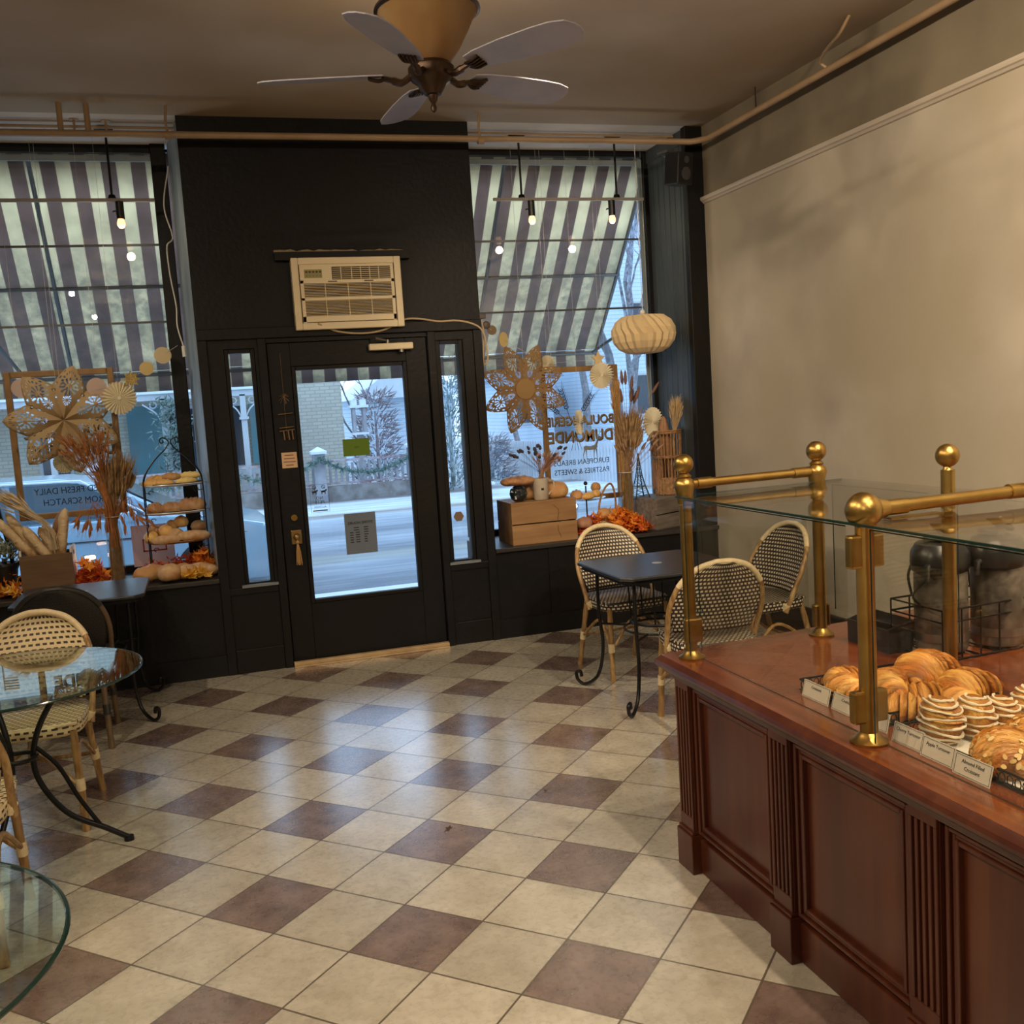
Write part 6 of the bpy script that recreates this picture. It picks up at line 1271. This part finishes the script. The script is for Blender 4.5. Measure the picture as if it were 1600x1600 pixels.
def ear(px_, pz, a, L, k=7):
    d = Vector((cos(a), 0, sin(a))); n_ = Vector((-sin(a), 0, cos(a))); b0 = Vector((px_, 0, pz)); mb.tube([b0 - d * L * .7, b0 + d * L], .0025, 4)
    for i in range(k):
        c = b0 + d * L * (i / k)
        for s in (-1, 1): e = c + d * .035 + n_ * s * .014; mb.tube([c, c + d * .015 + n_ * s * .016, e], [.002, .0055, .001], 4); mb.tube([e, e + d * .05 + n_ * s * .02], .0012, 3)
ear(2.80, 1.60, 1.85, .17); ear(2.93, 1.58, .95, .16); ear(2.73, 1.57, 2.4, .10, 5)
for i in range(4): mb.tube([(2.86, 0, 1.42), (2.82 + i * .03, 0, 1.27)], .002, 4)
mb.xform(Matrix.Translation((0, YS, 0))); tag(mb.build('wheat_emblem', INK, smooth=0), 'black wheat-ear emblem above the lettering on the right window', 'emblem')
mb = MB(); mb.tube([(-.062, 0, .006), (-.045, 0, .004), (0, 0, -.002), (.035, 0, .004), (.055, 0, .016)], [.008, .017, .015, .019, .010], 8).tube([(.042, 0, .012), (.060, 0, .05), (.068, 0, .085)], [.013, .008, .009], 6).tube([(.07, 0, .085), (.095, 0, .078)], [.010, .005], 6)
for x, q in ((-.052, -.012), (-.042, .006), (.032, -.004), (.046, .008)): mb.tube([(x, 0, -.008), (x - .004 + q, 0, -.055), (x + q, 0, -.105)], [.007, .003, .002], 5)
for s in (-1, 1): mb.tube([(.07, 0, .09), (.07 + s * .018, 0, .125), (.07 + s * .012, 0, .15)], .0025, 4); mb.tube([(.07 + s * .016, 0, .12), (.07 + s * .035, 0, .135)], .002, 4)
mb.xform(Matrix.Translation((2.985, YS, 1.28)) @ Matrix.Diagonal((1, .15, 1, 1))); tag(mb.build('deer_decal', mat('grey_decal', (.22, .24, .28), .7), smooth=50), 'grey standing deer decal on the right window glass', 'decal')
# ---- signs on the door and side light
YD = YF + .018
t = thing('green_door_card', 'olive green card taped on the door glass', 'card', (1.0, YD, 1.448)); MB().box(-.09, 0, -.058, .09, .002, .058).build('card', GREENS, t, smooth=0); MB().box(-.014, -.0008, .004, .012, 0, .008).box(-.016, -.0008, -.006, .014, 0, -.002).build('faint_print', mat('dark_green_print', (.06, .11, .01), .6), t, smooth=0)
t = thing('hours_sheet', 'dark grey store hours sheet on the door glass, lettering mirrored', 'sign', (.985, YD, .860)); MB().box(-.107, 0, -.14, .107, .002, .14).build('sheet', DOORSIGN, t, smooth=0)
a = text_mb(['STORE HOURS'], .026, True); a.xform(Matrix.Translation((.0, -.002, .065)))
for i in range(7):
    z = .038 - i * .0165; a.box(.022, -.002, z, .022 + (.030 if i < 4 else .02), -.0005, z + .006); a.box(-.075 + (.028 if i < 2 else 0), -.002, z, -.052 + (.04 if i < 2 else 0), -.0005, z + .006)
    if i > 1: a.box(-.036, -.002, z, -.008, -.0005, z + .006)
a.build('printed_lettering', INK, t, smooth=0)
t = thing('no_pets_sticker', 'no pets sticker with two dogs, outlined in black on the door glass', 'sticker', (.725, YD, 1.123)); g = MB(); w_, h_ = .062, .095; q = .0016
for (x0_, z0_, x1_, z1_) in ((-w_, -h_, w_, -h_ + q), (-w_, h_ - q, w_, h_), (-w_, -h_, -w_ + q, h_), (w_ - q, -h_, w_, h_)): g.box(x0_, 0, z0_, x1_, .001, z1_)
for cx in (-.030, .030):
    g.tube([(cx + .011 * cos(a * pi / 8), .0005, .076 + .011 * sin(a * pi / 8)) for a in range(16)], .0022, 4, closed=True); g.tube([(cx - .008, .0005, .083), (cx + .008, .0005, .069)], .002, 4)
    g.tube([(cx - .015, .0005, .043), (cx + .012, .0005, .046)], [.006, .0075], 6); g.tube([(cx + .012, .0005, .047), (cx + .021, .0005, .057)], [.006, .005], 6); g.tube([(cx - .015, .0005, .045), (cx - .022, .0005, .053)], .0015, 4)
    for lx in (-.014, -.009, .008, .013): g.tube([(cx + lx, .0005, .042), (cx + lx - .001, .0005, .026)], .002, 4)
tx = text_mb([('NO', .030), ('PETS', .030), ('ALLOWED', .017)], .027, True, gap=1.05); tx.xform(Matrix.Translation((0, 0, -.008))); g.add(tx.v, tx.f); g.build('black_print', INK, t, smooth=0)
g = MB().box(-.05, 0, -.088, .05, .001, -.079).build('print_bar', mat('grey_print', (.12, .12, .13), .6), t, smooth=0)
t = thing('paper_note', 'cream paper note with printed lines on the door stile above the lock', 'note', (.548, YF + .006, 1.395), 0); MB().box(-.050, 0, -.052, .050, .0025, .052).build('note_sheet', mat('note_paper', (.62, .42, .26), .8), t, smooth=0); g = MB()
for i, l in enumerate((.06, .07, .08, .05)): g.box(-l / 2, -.0008, .03 - i * .022, l / 2, 0, .036 - i * .022)
g.build('printed_lines', mat('brown_print', (.20, .09, .06), .7), t, smooth=0)
t = thing('hexagon_sticker', 'brown hexagonal sticker on the right sidelight glass', 'sticker', (1.685, YF + .04, .907)); MB().prism([(.038 * cos(pi * i / 3), .038 * sin(pi * i / 3)) for i in range(6)], 0, .002).xform(RX90).build('sticker', mat('brown_sticker', (.16, .10, .07), .6), t, smooth=0)
t = thing('door_chime', 'small tangle of dried grass and brass chimes hanging on the door stile', 'door chime', (.545, YF - .004, 1.80)); g = MB(); rn = random.Random(4)
for i in range(22): a = rn.uniform(0, 6.3); g.tube([(0, 0, .02), (.035 * cos(a), -.012, .035 * sin(a))], .0012, 4)
g.tube([(0, 0, .30), (0, 0, -.26)], .0012, 4)
for z in (-.10, -.19, -.21): g.tube([(-.045, -.008, z), (.05, -.008, z + .006)], .0035, 6)
for x in (-.02, .01, .035): g.tube([(x, -.01, -.21), (x + .004, -.01, -.27)], .005, 6)
g.build('chime', mat('old_brass_twigs', (.20, .12, .06), .6, .3), t)

for i, (x, y, z_, lb) in enumerate(((.80, 3.78, .8, 'small brown leaf scrap on the cream floor tile in the middle of the room'), (1.28, 3.98, .3, 'tiny dark crumb on the floor tile right of the leaf scrap'))):
    mb = MB(); rn = random.Random(i); leaf_mb(mb, (0, 0, .006), .03 if i == 0 else .014, rn); o = mb.xform(Matrix.Diagonal((1, .45, .3, 1))).build('leaf_scrap', mat('dry_leaf', (.05, .03, .02), .8), smooth=0, solid=.001); place(o, (x, y, .002), z_); tag(o, lb, 'debris')
